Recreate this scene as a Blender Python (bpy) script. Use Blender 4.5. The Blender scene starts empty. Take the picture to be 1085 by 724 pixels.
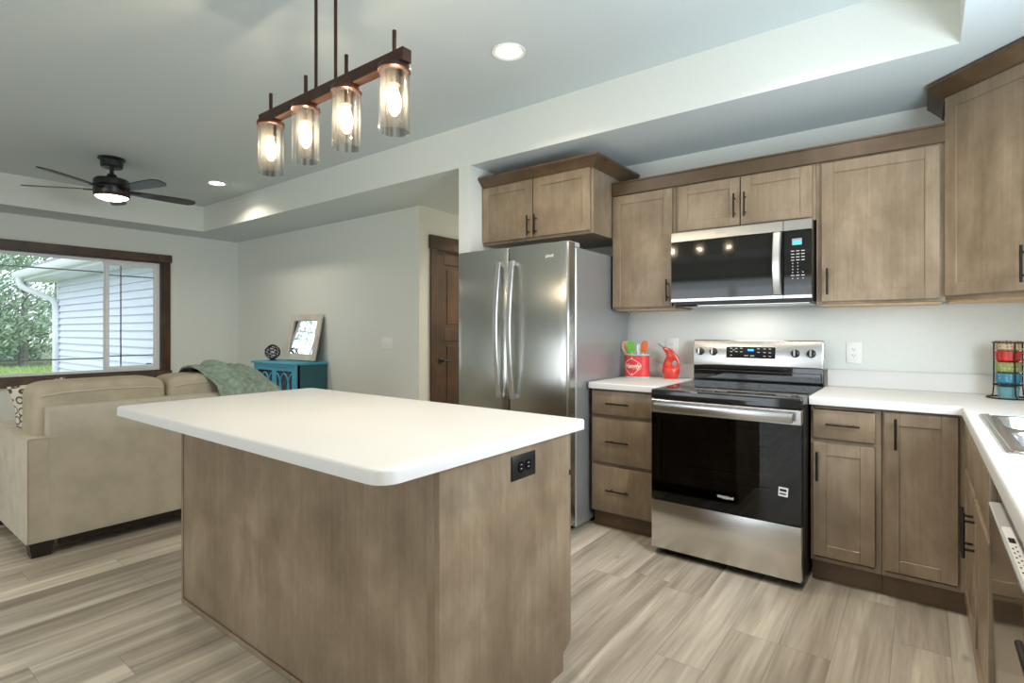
import bpy, bmesh, math, random
from mathutils import Matrix, Vector, noise as mnoise
random.seed(7)
PI = math.pi
S = bpy.context.scene
COL = S.collection

# ------------------------------------------------------------------ camera, world, exposure
cam_d = bpy.data.cameras.new('camera'); cam = bpy.data.objects.new('camera', cam_d); COL.objects.link(cam)
cam.location = (0, 0, 1.24); cam.rotation_euler = (PI/2, 0, 0.65119)
cam_d.sensor_fit = 'HORIZONTAL'; cam_d.sensor_width = 36.0
cam_d.lens = 36.0*568.77/1085.0; cam_d.shift_y = -12.0/1085.0
cam_d.clip_start = 0.03; cam_d.clip_end = 400
S.camera = cam
S.view_settings.view_transform = 'Standard'; S.view_settings.look = 'None'
S.view_settings.gamma = 1.0; S.view_settings.use_curve_mapping = False
S.view_settings.exposure = 0.12
W = bpy.data.worlds.new('sky'); S.world = W; W.use_nodes = True
bg = W.node_tree.nodes['Background']; bg.inputs[0].default_value = (0.84, 0.92, 1.0, 1); bg.inputs[1].default_value = 2.3
S.cycles.max_bounces = 10; S.cycles.diffuse_bounces = 5; S.cycles.glossy_bounces = 5
S.cycles.transparent_max_bounces = 16; S.cycles.transmission_bounces = 6
S.cycles.sample_clamp_indirect = 6.0; S.cycles.blur_glossy = 0.6
S.cycles.caustics_reflective = False; S.cycles.caustics_refractive = False
CAN_W, PEND_W, FAN_E = 9.0, 5.5, 9.0
DAY_SOUTH, DAY_EAST = 44.0, 50.0

def area(name, loc, rot, sx, sy, watt, col):
    d = bpy.data.lights.new(name, 'AREA'); d.shape = 'RECTANGLE'; d.size = sx; d.size_y = sy
    d.energy = watt; d.color = col
    o = bpy.data.objects.new(name, d); COL.objects.link(o); o.location = loc; o.rotation_euler = rot
    return o
# daylight coming through the patio doors behind the camera and the window over the sink
area('daylight_patio', (-2.6, -3.12, 1.15), (PI/2, 0, 0), 3.2, 1.9, DAY_SOUTH, (0.86, 0.94, 1.0))
area('daylight_sink', (0.77, 1.85, 1.55), (PI/2, 0, PI/2), 1.1, 0.8, DAY_EAST, (0.78, 0.89, 1.0))

# ------------------------------------------------------------------ materials
def newmat(name):
    m = bpy.data.materials.new(name); m.use_nodes = True
    nt = m.node_tree; b = nt.nodes['Principled BSDF']
    return m, nt, b
def N(nt, t, **kw):
    n = nt.nodes.new(t)
    for k, v in kw.items(): setattr(n, k, v)
    return n
def setin(n, **kw):
    for k, v in kw.items(): n.inputs[k.replace('_', ' ')].default_value = v
def coords(nt, scale=(1, 1, 1), rnd=True):
    tc = N(nt, 'ShaderNodeTexCoord'); mp = N(nt, 'ShaderNodeMapping')
    mp.inputs['Scale'].default_value = scale
    nt.links.new(tc.outputs['Object'], mp.inputs['Vector'])
    if rnd:
        oi = N(nt, 'ShaderNodeObjectInfo'); mu = N(nt, 'ShaderNodeMath', operation='MULTIPLY'); mu.inputs[1].default_value = 37.0
        nt.links.new(oi.outputs['Random'], mu.inputs[0])
        nt.links.new(mu.outputs[0], mp.inputs['Location'])
    return mp.outputs[0]
def ramp(nt, fac, stops):
    r = N(nt, 'ShaderNodeValToRGB'); e = r.color_ramp.elements
    while len(e) < len(stops): e.new(0.5)
    for i, (p, c) in enumerate(stops):
        e[i].position = p; e[i].color = (*c, 1)
    nt.links.new(fac, r.inputs[0]); return r.outputs[0]
def noise(nt, vec, scale, detail=3, rough=0.5, dist=0.0):
    n = N(nt, 'ShaderNodeTexNoise'); n.inputs['Scale'].default_value = scale
    n.inputs['Detail'].default_value = detail; n.inputs['Roughness'].default_value = rough
    n.inputs['Distortion'].default_value = dist
    nt.links.new(vec, n.inputs['Vector']); return n.outputs['Fac']
def bump(nt, b, h, strength, dist=0.01):
    bp = N(nt, 'ShaderNodeBump'); bp.inputs['Strength'].default_value = strength; bp.inputs['Distance'].default_value = dist
    nt.links.new(h, bp.inputs['Height']); nt.links.new(bp.outputs[0], b.inputs['Normal'])
def simple(name, col, rough=0.5, metal=0.0, var=0.06, scale=30, bmp=0.0, spec=0.5, coat=0.0):
    """one colour with a slight procedural mottling"""
    m, nt, b = newmat(name)
    v = coords(nt); f = noise(nt, v, scale)
    d = tuple(max(0, c*(1-var)) for c in col); l = tuple(min(1, c*(1+var)) for c in col)
    nt.links.new(ramp(nt, f, [(0.3, d), (0.7, l)]), b.inputs['Base Color'])
    setin(b, Roughness=rough, Metallic=metal); b.inputs['Specular IOR Level'].default_value = spec
    b.inputs['Coat Weight'].default_value = coat
    if bmp: bump(nt, b, f, bmp, 0.002)
    return m
def wood(name, dark, mid, light, rough=0.33, grain=1.0, axis='z'):
    m, nt, b = newmat(name)
    v1 = coords(nt, (1.0, 1.0, 0.6)); blotch = noise(nt, v1, 5.0, 5, 0.62, 0.25)
    sc = {'z': (60, 60, 2.2), 'x': (2.2, 60, 60), 'y': (60, 2.2, 60)}[axis]
    v2 = coords(nt, sc); g = noise(nt, v2, 1.0, 4, 0.6, 0.3)
    mx = N(nt, 'ShaderNodeMath', operation='MULTIPLY_ADD'); mx.inputs[1].default_value = 0.22*grain; 
    nt.links.new(g, mx.inputs[0])
    m2 = N(nt, 'ShaderNodeMath', operation='MULTIPLY'); m2.inputs[1].default_value = 1.0 - 0.22*grain
    nt.links.new(blotch, m2.inputs[0]); nt.links.new(m2.outputs[0], mx.inputs[2])
    nt.links.new(ramp(nt, mx.outputs[0], [(0.32, dark), (0.5, mid), (0.68, light)]), b.inputs['Base Color'])
    setin(b, Roughness=rough); bump(nt, b, g, 0.06, 0.001)
    return m
def steel(name, col, rough=0.27, axis='z', aniso=0.75, metal=1.0):
    m, nt, b = newmat(name)
    sc = {'z': (900, 900, 4), 'x': (4, 900, 900)}[axis]
    f = noise(nt, coords(nt, sc), 1.0, 2)
    d = tuple(c*0.93 for c in col); l = tuple(min(1, c*1.05) for c in col)
    nt.links.new(ramp(nt, f, [(0.3, d), (0.7, l)]), b.inputs['Base Color'])
    setin(b, Roughness=rough, Metallic=metal); b.inputs['Anisotropic'].default_value = aniso
    tg = N(nt, 'ShaderNodeTangent', direction_type='RADIAL', axis='Z'); nt.links.new(tg.outputs[0], b.inputs['Tangent'])
    bump(nt, b, f, 0.015, 0.0005)
    return m
def emit(name, col, strength):
    m, nt, b = newmat(name)
    b.inputs['Base Color'].default_value = (*col, 1)
    b.inputs['Emission Color'].default_value = (*col, 1); b.inputs['Emission Strength'].default_value = strength
    return m
def pane(name, tint=(0.95, 0.97, 0.97), refl=1.45, rough=0.0):
    m = bpy.data.materials.new(name); m.use_nodes = True; nt = m.node_tree; nt.nodes.clear()
    out = N(nt, 'ShaderNodeOutputMaterial'); tr = N(nt, 'ShaderNodeBsdfTransparent'); gl = N(nt, 'ShaderNodeBsdfGlossy')
    tr.inputs[0].default_value = (*tint, 1); gl.inputs['Roughness'].default_value = rough
    fr = N(nt, 'ShaderNodeFresnel'); fr.inputs[0].default_value = refl
    mx = N(nt, 'ShaderNodeMixShader')
    nt.links.new(fr.outputs[0], mx.inputs[0]); nt.links.new(tr.outputs[0], mx.inputs[1]); nt.links.new(gl.outputs[0], mx.inputs[2])
    nt.links.new(mx.outputs[0], out.inputs[0])
    return m
def glow_bulb():
    """clear lamp glass full of filament glow: lets the filament's light out"""
    m = bpy.data.materials.new('warm_filament_bulb'); m.use_nodes = True; nt = m.node_tree; nt.nodes.clear()
    out = N(nt, 'ShaderNodeOutputMaterial'); tr = N(nt, 'ShaderNodeBsdfTransparent'); em = N(nt, 'ShaderNodeEmission')
    em.inputs[0].default_value = (1.0, 0.80, 0.55, 1); em.inputs[1].default_value = 4.0
    ad = N(nt, 'ShaderNodeAddShader'); nt.links.new(tr.outputs[0], ad.inputs[0]); nt.links.new(em.outputs[0], ad.inputs[1])
    nt.links.new(ad.outputs[0], out.inputs[0]); return m
def ribbed_glass():
    """clear pressed glass with fine vertical ribs of uneven clarity"""
    m = bpy.data.materials.new('ribbed_glass'); m.use_nodes = True; nt = m.node_tree; nt.nodes.clear()
    out = N(nt, 'ShaderNodeOutputMaterial'); tr = N(nt, 'ShaderNodeBsdfTransparent'); gl = N(nt, 'ShaderNodeBsdfGlossy')
    gl.inputs['Roughness'].default_value = 0.03
    f = noise(nt, coords(nt, (1, 1, 0.02)), 48, 2)
    nt.links.new(ramp(nt, f, [(0.42, (0.56, 0.57, 0.57)), (0.56, (1.0, 1.0, 1.0))]), tr.inputs[0])
    lw = N(nt, 'ShaderNodeLayerWeight'); lw.inputs[0].default_value = 0.18
    tl = N(nt, 'ShaderNodeBsdfTranslucent'); tl.inputs[0].default_value = (0.95, 0.95, 0.93, 1)
    m0 = N(nt, 'ShaderNodeMixShader')
    nt.links.new(ramp(nt, f, [(0.40, (0.035, 0.035, 0.035)), (0.58, (0.002, 0.002, 0.002))]), m0.inputs[0])
    nt.links.new(tr.outputs[0], m0.inputs[1]); nt.links.new(tl.outputs[0], m0.inputs[2])
    mx = N(nt, 'ShaderNodeMixShader'); k = N(nt, 'ShaderNodeMath', operation='MULTIPLY'); k.inputs[1].default_value = 0.35
    nt.links.new(lw.outputs['Facing'], k.inputs[0]); nt.links.new(k.outputs[0], mx.inputs[0])
    nt.links.new(m0.outputs[0], mx.inputs[1]); nt.links.new(gl.outputs[0], mx.inputs[2])
    nt.links.new(mx.outputs[0], out.inputs[0])
    return m
def plank_floor():
    m, nt, b = newmat('vinyl_plank')
    g = N(nt, 'ShaderNodeNewGeometry'); sp = N(nt, 'ShaderNodeSeparateXYZ'); nt.links.new(g.outputs['Position'], sp.inputs[0])
    def M(op, a, bb=None, c=None):
        n = N(nt, 'ShaderNodeMath', operation=op)
        for i, x in enumerate((a, bb, c)):
            if x is None: continue
            if isinstance(x, (int, float)): n.inputs[i].default_value = x
            else: nt.links.new(x, n.inputs[i])
        return n.outputs[0]
    u = M('DIVIDE', M('ADD', sp.outputs[0], 20.07), 0.18); row = M('FLOOR', u); fu = M('SUBTRACT', u, row)
    wn = N(nt, 'ShaderNodeTexWhiteNoise', noise_dimensions='1D'); nt.links.new(row, wn.inputs['W'])
    v = M('ADD', M('DIVIDE', M('ADD', sp.outputs[1], 20.0), 1.22), M('MULTIPLY', wn.outputs['Value'], 7.0))
    idx = M('FLOOR', v); fv = M('SUBTRACT', v, idx)
    cb = N(nt, 'ShaderNodeCombineXYZ'); nt.links.new(row, cb.inputs[0]); nt.links.new(idx, cb.inputs[1])
    w2 = N(nt, 'ShaderNodeTexWhiteNoise', noise_dimensions='3D'); nt.links.new(cb.outputs[0], w2.inputs['Vector'])
    tint = w2.outputs['Value']
    c2 = N(nt, 'ShaderNodeCombineXYZ')
    nt.links.new(M('MULTIPLY_ADD', sp.outputs[0], 9.0, M('MULTIPLY', tint, 60.0)), c2.inputs[0])
    nt.links.new(M('MULTIPLY', sp.outputs[1], 0.62), c2.inputs[1]); nt.links.new(M('MULTIPLY', tint, 31.0), c2.inputs[2])
    n1 = noise(nt, c2.outputs[0], 1.5, 4, 0.55, 0.45)
    c3 = N(nt, 'ShaderNodeCombineXYZ')
    nt.links.new(M('MULTIPLY_ADD', sp.outputs[0], 70.0, M('MULTIPLY', tint, 60.0)), c3.inputs[0])
    nt.links.new(M('MULTIPLY', sp.outputs[1], 2.0), c3.inputs[1])
    n2 = noise(nt, c3.outputs[0], 1.0, 3, 0.6)
    c4 = N(nt, 'ShaderNodeCombineXYZ')
    nt.links.new(M('MULTIPLY', sp.outputs[0], 5.5), c4.inputs[0]); nt.links.new(M('MULTIPLY', sp.outputs[1], 2.2), c4.inputs[1])
    vo = N(nt, 'ShaderNodeTexVoronoi'); vo.inputs['Scale'].default_value = 1.0; nt.links.new(c4.outputs[0], vo.inputs['Vector'])
    knot = M('MAXIMUM', 0.0, M('SUBTRACT', 1.0, M('DIVIDE', vo.outputs['Distance'], 0.10)))
    f = M('ADD', M('MULTIPLY_ADD', n1, 0.82, M('MULTIPLY', n2, 0.24)), M('MULTIPLY_ADD', tint, 0.20, -0.13))
    col = ramp(nt, f, [(0.22, (0.20, 0.165, 0.125)), (0.40, (0.33, 0.285, 0.225)), (0.55, (0.48, 0.43, 0.35)), (0.72, (0.68, 0.62, 0.51))])
    e = 0.010
    seam = M('MAXIMUM', M('LESS_THAN', fu, e), M('LESS_THAN', fv, 0.0016))
    mx = N(nt, 'ShaderNodeMix', data_type='RGBA'); mx.inputs['B'].default_value = (0.16, 0.135, 0.11, 1)
    nt.links.new(M('MAXIMUM', M('MULTIPLY', seam, 0.65), M('MULTIPLY', knot, 0.75)), mx.inputs['Factor']); nt.links.new(col, mx.inputs['A'])
    nt.links.new(mx.outputs['Result'], b.inputs['Base Color'])
    setin(b, Roughness=0.36); bump(nt, b, n2, 0.05, 0.001)
    return m
def siding_mat(): return simple('white_siding', (0.76, 0.80, 0.92), 0.6, var=0.02)
def ringed_fabric():
    m, nt, b = newmat('ring_print_fabric')
    vo = N(nt, 'ShaderNodeTexVoronoi'); vo.inputs['Scale'].default_value = 17; vo.inputs['Randomness'].default_value = 0.35
    nt.links.new(coords(nt, (1, 1, 1), False), vo.inputs['Vector'])
    nt.links.new(ramp(nt, vo.outputs['Distance'], [(0.0, (0.62, 0.58, 0.47)), (0.30, (0.62, 0.58, 0.47)), (0.34, (0.08, 0.06, 0.05)), (0.44, (0.08, 0.06, 0.05)), (0.48, (0.62, 0.58, 0.47))]), b.inputs['Base Color'])
    setin(b, Roughness=0.9); return m
def mug_print(name, a, c):
    m, nt, b = newmat(name)
    vo = N(nt, 'ShaderNodeTexVoronoi'); vo.inputs['Scale'].default_value = 75; vo.inputs['Randomness'].default_value = 0.4
    nt.links.new(coords(nt), vo.inputs['Vector'])
    nt.links.new(ramp(nt, vo.outputs['Distance'], [(0.28, c), (0.42, a), (0.7, a)]), b.inputs['Base Color'])
    setin(b, Roughness=0.3); return m
def speckled(name, col):
    m, nt, b = newmat(name)
    f = noise(nt, coords(nt, (1, 1, 1), False), 420, 2)
    nt.links.new(ramp(nt, f, [(0.30, tuple(c*0.86 for c in col)), (0.40, col), (0.75, col)]), b.inputs['Base Color'])
    setin(b, Roughness=0.42); return m
def leafmat(name, a, c):
    m, nt, b = newmat(name)
    f = noise(nt, coords(nt), 1.3, 4)
    nt.links.new(ramp(nt, f, [(0.3, a), (0.7, c)]), b.inputs['Base Color']); setin(b, Roughness=0.7)
    return m

MT = dict(
    wall=simple('wall_paint', (0.765, 0.785, 0.735), 0.75, var=0.015, scale=60, bmp=0.05),
    ceil=simple('white_ceiling_in_shade', (0.60, 0.67, 0.68), 0.9, var=0.015, scale=90, bmp=0.12),  # white ceiling; its dim bluish light is put into the base colour
    floor=plank_floor(),
    wood=wood('smoke_stained_maple', (0.165, 0.117, 0.070), (0.24, 0.177, 0.114), (0.34, 0.262, 0.178)),
    woodx=wood('dark_stained_maple_rail', (0.072, 0.043, 0.021), (0.105, 0.066, 0.034), (0.145, 0.096, 0.053), axis='x'),
    ply=simple('pale_plywood', (0.62, 0.44, 0.24), 0.6, var=0.15, scale=20),
    dwood=wood('dark_walnut_stain', (0.026, 0.012, 0.005), (0.058, 0.026, 0.010), (0.11, 0.050, 0.019), 0.35),
    dwoody=wood('dark_walnut_trim', (0.045, 0.027, 0.015), (0.085, 0.052, 0.028), (0.14, 0.088, 0.048), 0.4, axis='y'),
    counter=speckled('white_laminate', (0.66, 0.66, 0.64)),
    steel=steel('brushed_steel', (0.52, 0.515, 0.48), 0.25),
    steelx=steel('brushed_steel_rail', (0.70, 0.69, 0.67), 0.25, 'x'),
    satin=simple('satin_steel', (0.74, 0.74, 0.73), 0.32, 1.0, 0.03),
    sinksteel=simple('sink_steel', (0.62, 0.62, 0.62), 0.25, 1.0, 0.04),
    dwsteel=simple('dark_dishwasher_steel', (0.36, 0.31, 0.26), 0.12, 1.0, 0.03),
    fridgeside=simple('grey_metallic_paint', (0.40, 0.41, 0.41), 0.30, 0.55, 0.02),
    bronze=simple('dark_bronze', (0.024, 0.018, 0.014), 0.35, 0.6, 0.1),
    rust=simple('oil_rubbed_bronze', (0.060, 0.026, 0.016), 0.36, 0.55, 0.25, 12),
    black=simple('black_plastic', (0.012, 0.012, 0.013), 0.35, 0, 0.1),
    gloss=simple('black_gloss_glass', (0.006, 0.006, 0.006), 0.04, 0, 0.0, coat=0.3),
    mwglass=simple('microwave_glass', (0.010, 0.010, 0.009), 0.05, 0, 0.0, coat=0.0),
    cook=simple('ceramic_cooktop', (0.010, 0.010, 0.010), 0.08, 0, 0.1, 200),
    cavity=simple('oven_enamel', (0.10, 0.105, 0.115), 0.4, 0, 0.2, 300),
    chrome=simple('chrome_wire', (0.75, 0.75, 0.74), 0.15, 1.0, 0.02),
    white=simple('white_plastic', (0.88, 0.88, 0.85), 0.4, 0, 0.01),
    slot=simple('outlet_slot_grey', (0.30, 0.30, 0.29), 0.6, 0, 0.02),
    vinyl=simple('white_vinyl', (0.88, 0.90, 0.90), 0.4, 0, 0.01),
    grille=simple('grey_grille', (0.42, 0.45, 0.48), 0.4, 0, 0.01),
    glass=pane('window_glass', (0.97, 0.98, 0.985)),
    ovenglass=pane('oven_glass', (0.34, 0.33, 0.30), 1.5),
    rib=ribbed_glass(),
    bulb=glow_bulb(),
    canled=emit('recessed_led', (1.0, 0.93, 0.86), 14.0),
    fanled=emit('fan_light_lens', (1.0, 0.90, 0.78), FAN_E),
    blue=emit('blue_display', (0.03, 0.30, 1.0), 1.6),
    icon=simple('printed_legend', (0.55, 0.55, 0.52), 0.5, 0, 0.0),
    logo=simple('silver_letters', (0.80, 0.80, 0.79), 0.3, 0.4, 0.0),
    sofa=simple('beige_microfibre', (0.47, 0.425, 0.335), 0.95, 0, 0.09, 9, 0.15),
    cush=simple('tan_microfibre', (0.385, 0.33, 0.235), 0.95, 0, 0.10, 9, 0.2),
    foot=simple('espresso_foot', (0.018, 0.011, 0.008), 0.4, 0, 0.1),
    throw=simple('sage_knit_throw', (0.23, 0.285, 0.225), 0.95, 0, 0.28, 40, 0.6),
    ring=ringed_fabric(),
    teal=simple('turquoise_paint', (0.055, 0.36, 0.52), 0.42, 0, 0.08),
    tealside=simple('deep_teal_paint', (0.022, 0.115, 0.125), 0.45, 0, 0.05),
    smoke=simple('smoky_cabinet_glass', (0.03, 0.03, 0.035), 0.1, 0, 0.1),
    wash=wood('whitewashed_frame', (0.50, 0.45, 0.37), (0.62, 0.57, 0.48), (0.72, 0.68, 0.60), 0.6),
    mirror=simple('mirror_silver', (0.88, 0.90, 0.92), 0.02, 1.0, 0.0),
    navy=simple('navy_enamel', (0.006, 0.009, 0.028), 0.3, 0.2, 0.1),
    red=simple('red_tin', (0.66, 0.045, 0.05), 0.35, 0, 0.16, 60),
    aqua=simple('aqua_band', (0.33, 0.55, 0.53), 0.4, 0, 0.03),
    cream=simple('cream_print', (0.85, 0.72, 0.64), 0.5, 0, 0.02),
    coral=simple('red_ceramic', (0.64, 0.045, 0.025), 0.12, 0, 0.04, coat=0.4),
    spoon=simple('pale_beech', (0.66, 0.46, 0.26), 0.6, 0, 0.12),
    green=simple('green_silicone', (0.14, 0.42, 0.05), 0.45, 0, 0.05),
    orange=simple('orange_silicone', (0.85, 0.20, 0.06), 0.45, 0, 0.05),
    tan_mug=mug_print('tan_mug_glaze', (0.58, 0.42, 0.26), (0.22, 0.15, 0.08)),
    red_mug=mug_print('red_mug_glaze', (0.52, 0.035, 0.025), (0.26, 0.02, 0.015)),
    green_mug=mug_print('green_mug_glaze', (0.20, 0.25, 0.07), (0.42, 0.40, 0.17)),
    blue_mug=mug_print('blue_mug_glaze', (0.035, 0.18, 0.27), (0.12, 0.36, 0.44)),
    blue_plain=simple('blue_mug_base', (0.13, 0.30, 0.33), 0.3, 0, 0.04),
    siding=siding_mat(),
    fascia=simple('white_aluminium', (0.84, 0.86, 0.90), 0.5, 0, 0.01),
    shingle=simple('grey_shingle', (0.22, 0.22, 0.23), 0.9, 0, 0.3, 20),
    soil=leafmat('short_turf', (0.13, 0.17, 0.07), (0.24, 0.29, 0.13)),
    grass=leafmat('meadow_grass', (0.26, 0.42, 0.12), (0.52, 0.66, 0.26)),
    leafa=leafmat('hazed_green_leaves', (0.20, 0.33, 0.21), (0.50, 0.63, 0.46)),  # paled: the haze outdoors is put into the leaf colours
    leafb=leafmat('hazed_blue_green_needles', (0.18, 0.30, 0.25), (0.42, 0.56, 0.49)),  # lightened by the same haze, carried in the colour
    bark=simple('grey_bark', (0.26, 0.25, 0.24), 0.9, 0, 0.3, 6, 0.4),
    label=simple('paper_label', (0.80, 0.80, 0.78), 0.6, 0, 0.02),
    gasket=simple('grey_gasket', (0.10, 0.10, 0.10), 0.6, 0, 0.05),
    control=simple('pale_grey_control_strip', (0.46, 0.47, 0.45), 0.35, 0, 0.03),
)

# ------------------------------------------------------------------ mesh helpers
I4 = Matrix.Identity(4)
class MB:
    def __init__(self): self.bm = bmesh.new()
    def _xf(self, vs, M):
        if M is not None: bmesh.ops.transform(self.bm, matrix=M, verts=vs)
    def box(self, lo, hi, bev=0.0, M=None, seg=1):
        t = bmesh.new(); bmesh.ops.create_cube(t, size=1)
        for v in t.verts:
            v.co = Vector([(lo[i]+hi[i])/2 + v.co[i]*(hi[i]-lo[i]) for i in range(3)])
        if bev > 0:
            bmesh.ops.bevel(t, geom=t.edges[:], offset=bev, segments=seg, profile=0.5, affect='EDGES')
        self.merge(t, M); return self
    def merge(self, t, M=None):
        if M is not None: bmesh.ops.transform(t, matrix=M, verts=t.verts[:])
        me = bpy.data.meshes.new('tmp'); t.to_mesh(me); t.free()
        self.bm.from_mesh(me); bpy.data.meshes.remove(me)
    def loft(self, loops, cap0=True, cap1=True, closed=True, M=None):
        t = bmesh.new(); rows = [[t.verts.new(p) for p in l] for l in loops]
        n = len(rows[0])
        for a, b in zip(rows, rows[1:]):
            for i in range(n if closed else n-1):
                j = (i+1) % n
                try: t.faces.new((a[i], a[j], b[j], b[i]))
                except ValueError: pass
        if cap0: t.faces.new(rows[0][::-1])
        if cap1: t.faces.new(rows[-1])
        self.merge(t, M); return self
    def lathe(self, prof, c=(0, 0, 0), seg=32, M=None, caps=True):
        loops = [[(c[0]+r*math.cos(2*PI*i/seg), c[1]+r*math.sin(2*PI*i/seg), c[2]+z) for i in range(seg)] for r, z in prof]
        return self.loft(loops, caps, caps, True, M)
    def tube(self, pts, r, seg=10, M=None):
        pts = [Vector(p) for p in pts]; rs = r if isinstance(r, (list, tuple)) else [r]*len(pts)
        loops = []; up = None
        for i, p in enumerate(pts):
            d = (pts[min(i+1, len(pts)-1)] - pts[max(i-1, 0)]).normalized()
            if up is None:
                up = Vector((0, 0, 1)) if abs(d.z) < 0.9 else Vector((1, 0, 0))
            s = d.cross(up).normalized(); up = s.cross(d).normalized()
            loops.append([p + (s*math.cos(2*PI*k/seg) + up*math.sin(2*PI*k/seg))*rs[i] for k in range(seg)])
        return self.loft(loops, True, True, True, M)
    def ring(self, c, R, r, seg=40, s2=8, M=None, sx=1.0):
        t = bmesh.new(); rows = []
        for i in range(seg):
            a = 2*PI*i/seg
            rows.append([t.verts.new((c[0]+(R+r*math.cos(b))*math.cos(a)*sx, c[1]+(R+r*math.cos(b))*math.sin(a), c[2]+r*math.sin(b)))
                         for b in [2*PI*k/s2 for k in range(s2)]])
        for i in range(seg):
            a, b = rows[i], rows[(i+1) % seg]
            for k in range(s2): t.faces.new((a[k], b[k], b[(k+1) % s2], a[(k+1) % s2]))
        self.merge(t, M); return self
    def prism(self, outer, z0, z1, holes=(), bev=0.0, pred=None, M=None, seg=3):
        t = bmesh.new(); es = []
        for loop in [outer, *holes]:
            vs = [t.verts.new((x, y, z0)) for x, y in loop]
            es += [t.edges.new((vs[i], vs[(i+1) % len(vs)])) for i in range(len(vs))]
        bmesh.ops.triangle_fill(t, edges=es, use_beauty=True, use_dissolve=False)
        r = bmesh.ops.extrude_face_region(t, geom=t.faces[:])
        nv = [v for v in r['geom'] if isinstance(v, bmesh.types.BMVert)]
        bmesh.ops.translate(t, verts=nv, vec=(0, 0, z1-z0))
        bmesh.ops.recalc_face_normals(t, faces=t.faces[:])
        if bev:
            ed = [e for e in t.edges if len(e.link_faces) == 2 and all(abs(v.co.z-z1) < 1e-5 for v in e.verts)
                  and abs(e.link_faces[0].normal.z - e.link_faces[1].normal.z) > 0.5
                  and (pred is None or pred((e.verts[0].co+e.verts[1].co)/2))]
            bmesh.ops.bevel(t, geom=ed, offset=bev, segments=seg, profile=0.5, affect='EDGES')
        self.merge(t, M); return self
    def ball(self, c, rx, ry=None, rz=None, p=1.0, seg=24, rings=14, M=None):
        """superellipsoid; p<1 gives a puffy box"""
        ry = rx if ry is None else ry; rz = rx if rz is None else rz
        f = lambda v: math.copysign(abs(v)**p, v)
        loops = []
        for j in range(1, rings):
            ph = -PI/2 + PI*j/rings
            loops.append([(c[0]+rx*f(math.cos(ph))*f(math.cos(2*PI*i/seg)), c[1]+ry*f(math.cos(ph))*f(math.sin(2*PI*i/seg)), c[2]+rz*f(math.sin(ph))) for i in range(seg)])
        return self.loft(loops, True, True, True, M)
    def text(self, s, size, M, shear=0.0, depth=0.0006, bold=0.0):
        cu = bpy.data.curves.new('t', 'FONT'); cu.body = s; cu.size = size; cu.shear = shear; cu.extrude = depth
        cu.offset = bold; cu.align_x = 'CENTER'; cu.align_y = 'CENTER'; cu.resolution_u = 3
        o = bpy.data.objects.new('t', cu); me = bpy.data.meshes.new_from_object(o)
        t = bmesh.new(); t.from_mesh(me); self.merge(t, M)
        bpy.data.objects.remove(o); bpy.data.curves.remove(cu); bpy.data.meshes.remove(me); return self

def frame(o, u, w):
    """local (along, up-in-z, outward) -> world; u along the face, w out of the face"""
    u = Vector(u).normalized(); w = Vector(w).normalized(); z = Vector((0, 0, 1))
    M = Matrix(((u.x, z.x, w.x, o[0]), (u.y, z.y, w.y, o[1]), (u.z, z.z, w.z, o[2]), (0, 0, 0, 1)))
    return M
BASE = {}
def finish(mb, name, mats, base, smooth=35, recalc=True):
    bm = mb.bm
    if recalc: bmesh.ops.recalc_face_normals(bm, faces=bm.faces[:])
    bmesh.ops.translate(bm, verts=bm.verts[:], vec=-Vector(base))
    me = bpy.data.meshes.new(name); bm.to_mesh(me); bm.free()
    for m in (mats if isinstance(mats, (list, tuple)) else [mats]): me.materials.append(m)
    if smooth:
        me.shade_smooth(); me.set_sharp_from_angle(angle=math.radians(smooth))
    o = bpy.data.objects.new(name, me); COL.objects.link(o)
    return o
def T(name, label, cat, base, group=None):
    o = bpy.data.objects.new(name, None); COL.objects.link(o); o.location = base
    o.empty_display_size = 0.1
    o['label'] = label; o['category'] = cat
    if group: o['group'] = group
    BASE[o.name] = Vector(base); return o
def part(mb, name, mat, parent, label=None, smooth=35, recalc=True):
    o = finish(mb, name, mat, BASE[parent.name], smooth, recalc); o.parent = parent
    BASE[o.name] = BASE[parent.name]
    if label: o['label'] = label
    return o
def solo(mb, name, mat, label, cat, group=None, smooth=35, recalc=True):
    vs = [v.co for v in mb.bm.verts]
    b = Vector(((min(v.x for v in vs)+max(v.x for v in vs))/2, (min(v.y for v in vs)+max(v.y for v in vs))/2, min(v.z for v in vs)))
    o = finish(mb, name, mat, b, smooth, recalc); o.location = b; BASE[o.name] = b
    o['label'] = label; o['category'] = cat
    if group: o['group'] = group
    return o
def struct(mb, name, mat, parent=None, smooth=35):
    if parent is not None: return part(mb, name, mat, parent, None, smooth)
    o = finish(mb, name, mat, (0, 0, 0), smooth); BASE[o.name] = Vector((0, 0, 0)); o['kind'] = 'structure'; return o
def struct_empty(name, base):
    o = bpy.data.objects.new(name, None); COL.objects.link(o); o.location = base; o['kind'] = 'structure'
    BASE[o.name] = Vector(base); return o
def rrect(x0, y0, x1, y1, r, n=5, z=None):
    pts = []
    for cx, cy, a0 in ((x1-r, y1-r, 0), (x0+r, y1-r, PI/2), (x0+r, y0+r, PI), (x1-r, y0+r, 1.5*PI)):
        for k in range(n+1):
            a = a0 + PI/2*k/n
            p = (cx+r*math.cos(a), cy+r*math.sin(a)); pts.append(p if z is None else (*p, z))
    return pts

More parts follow.
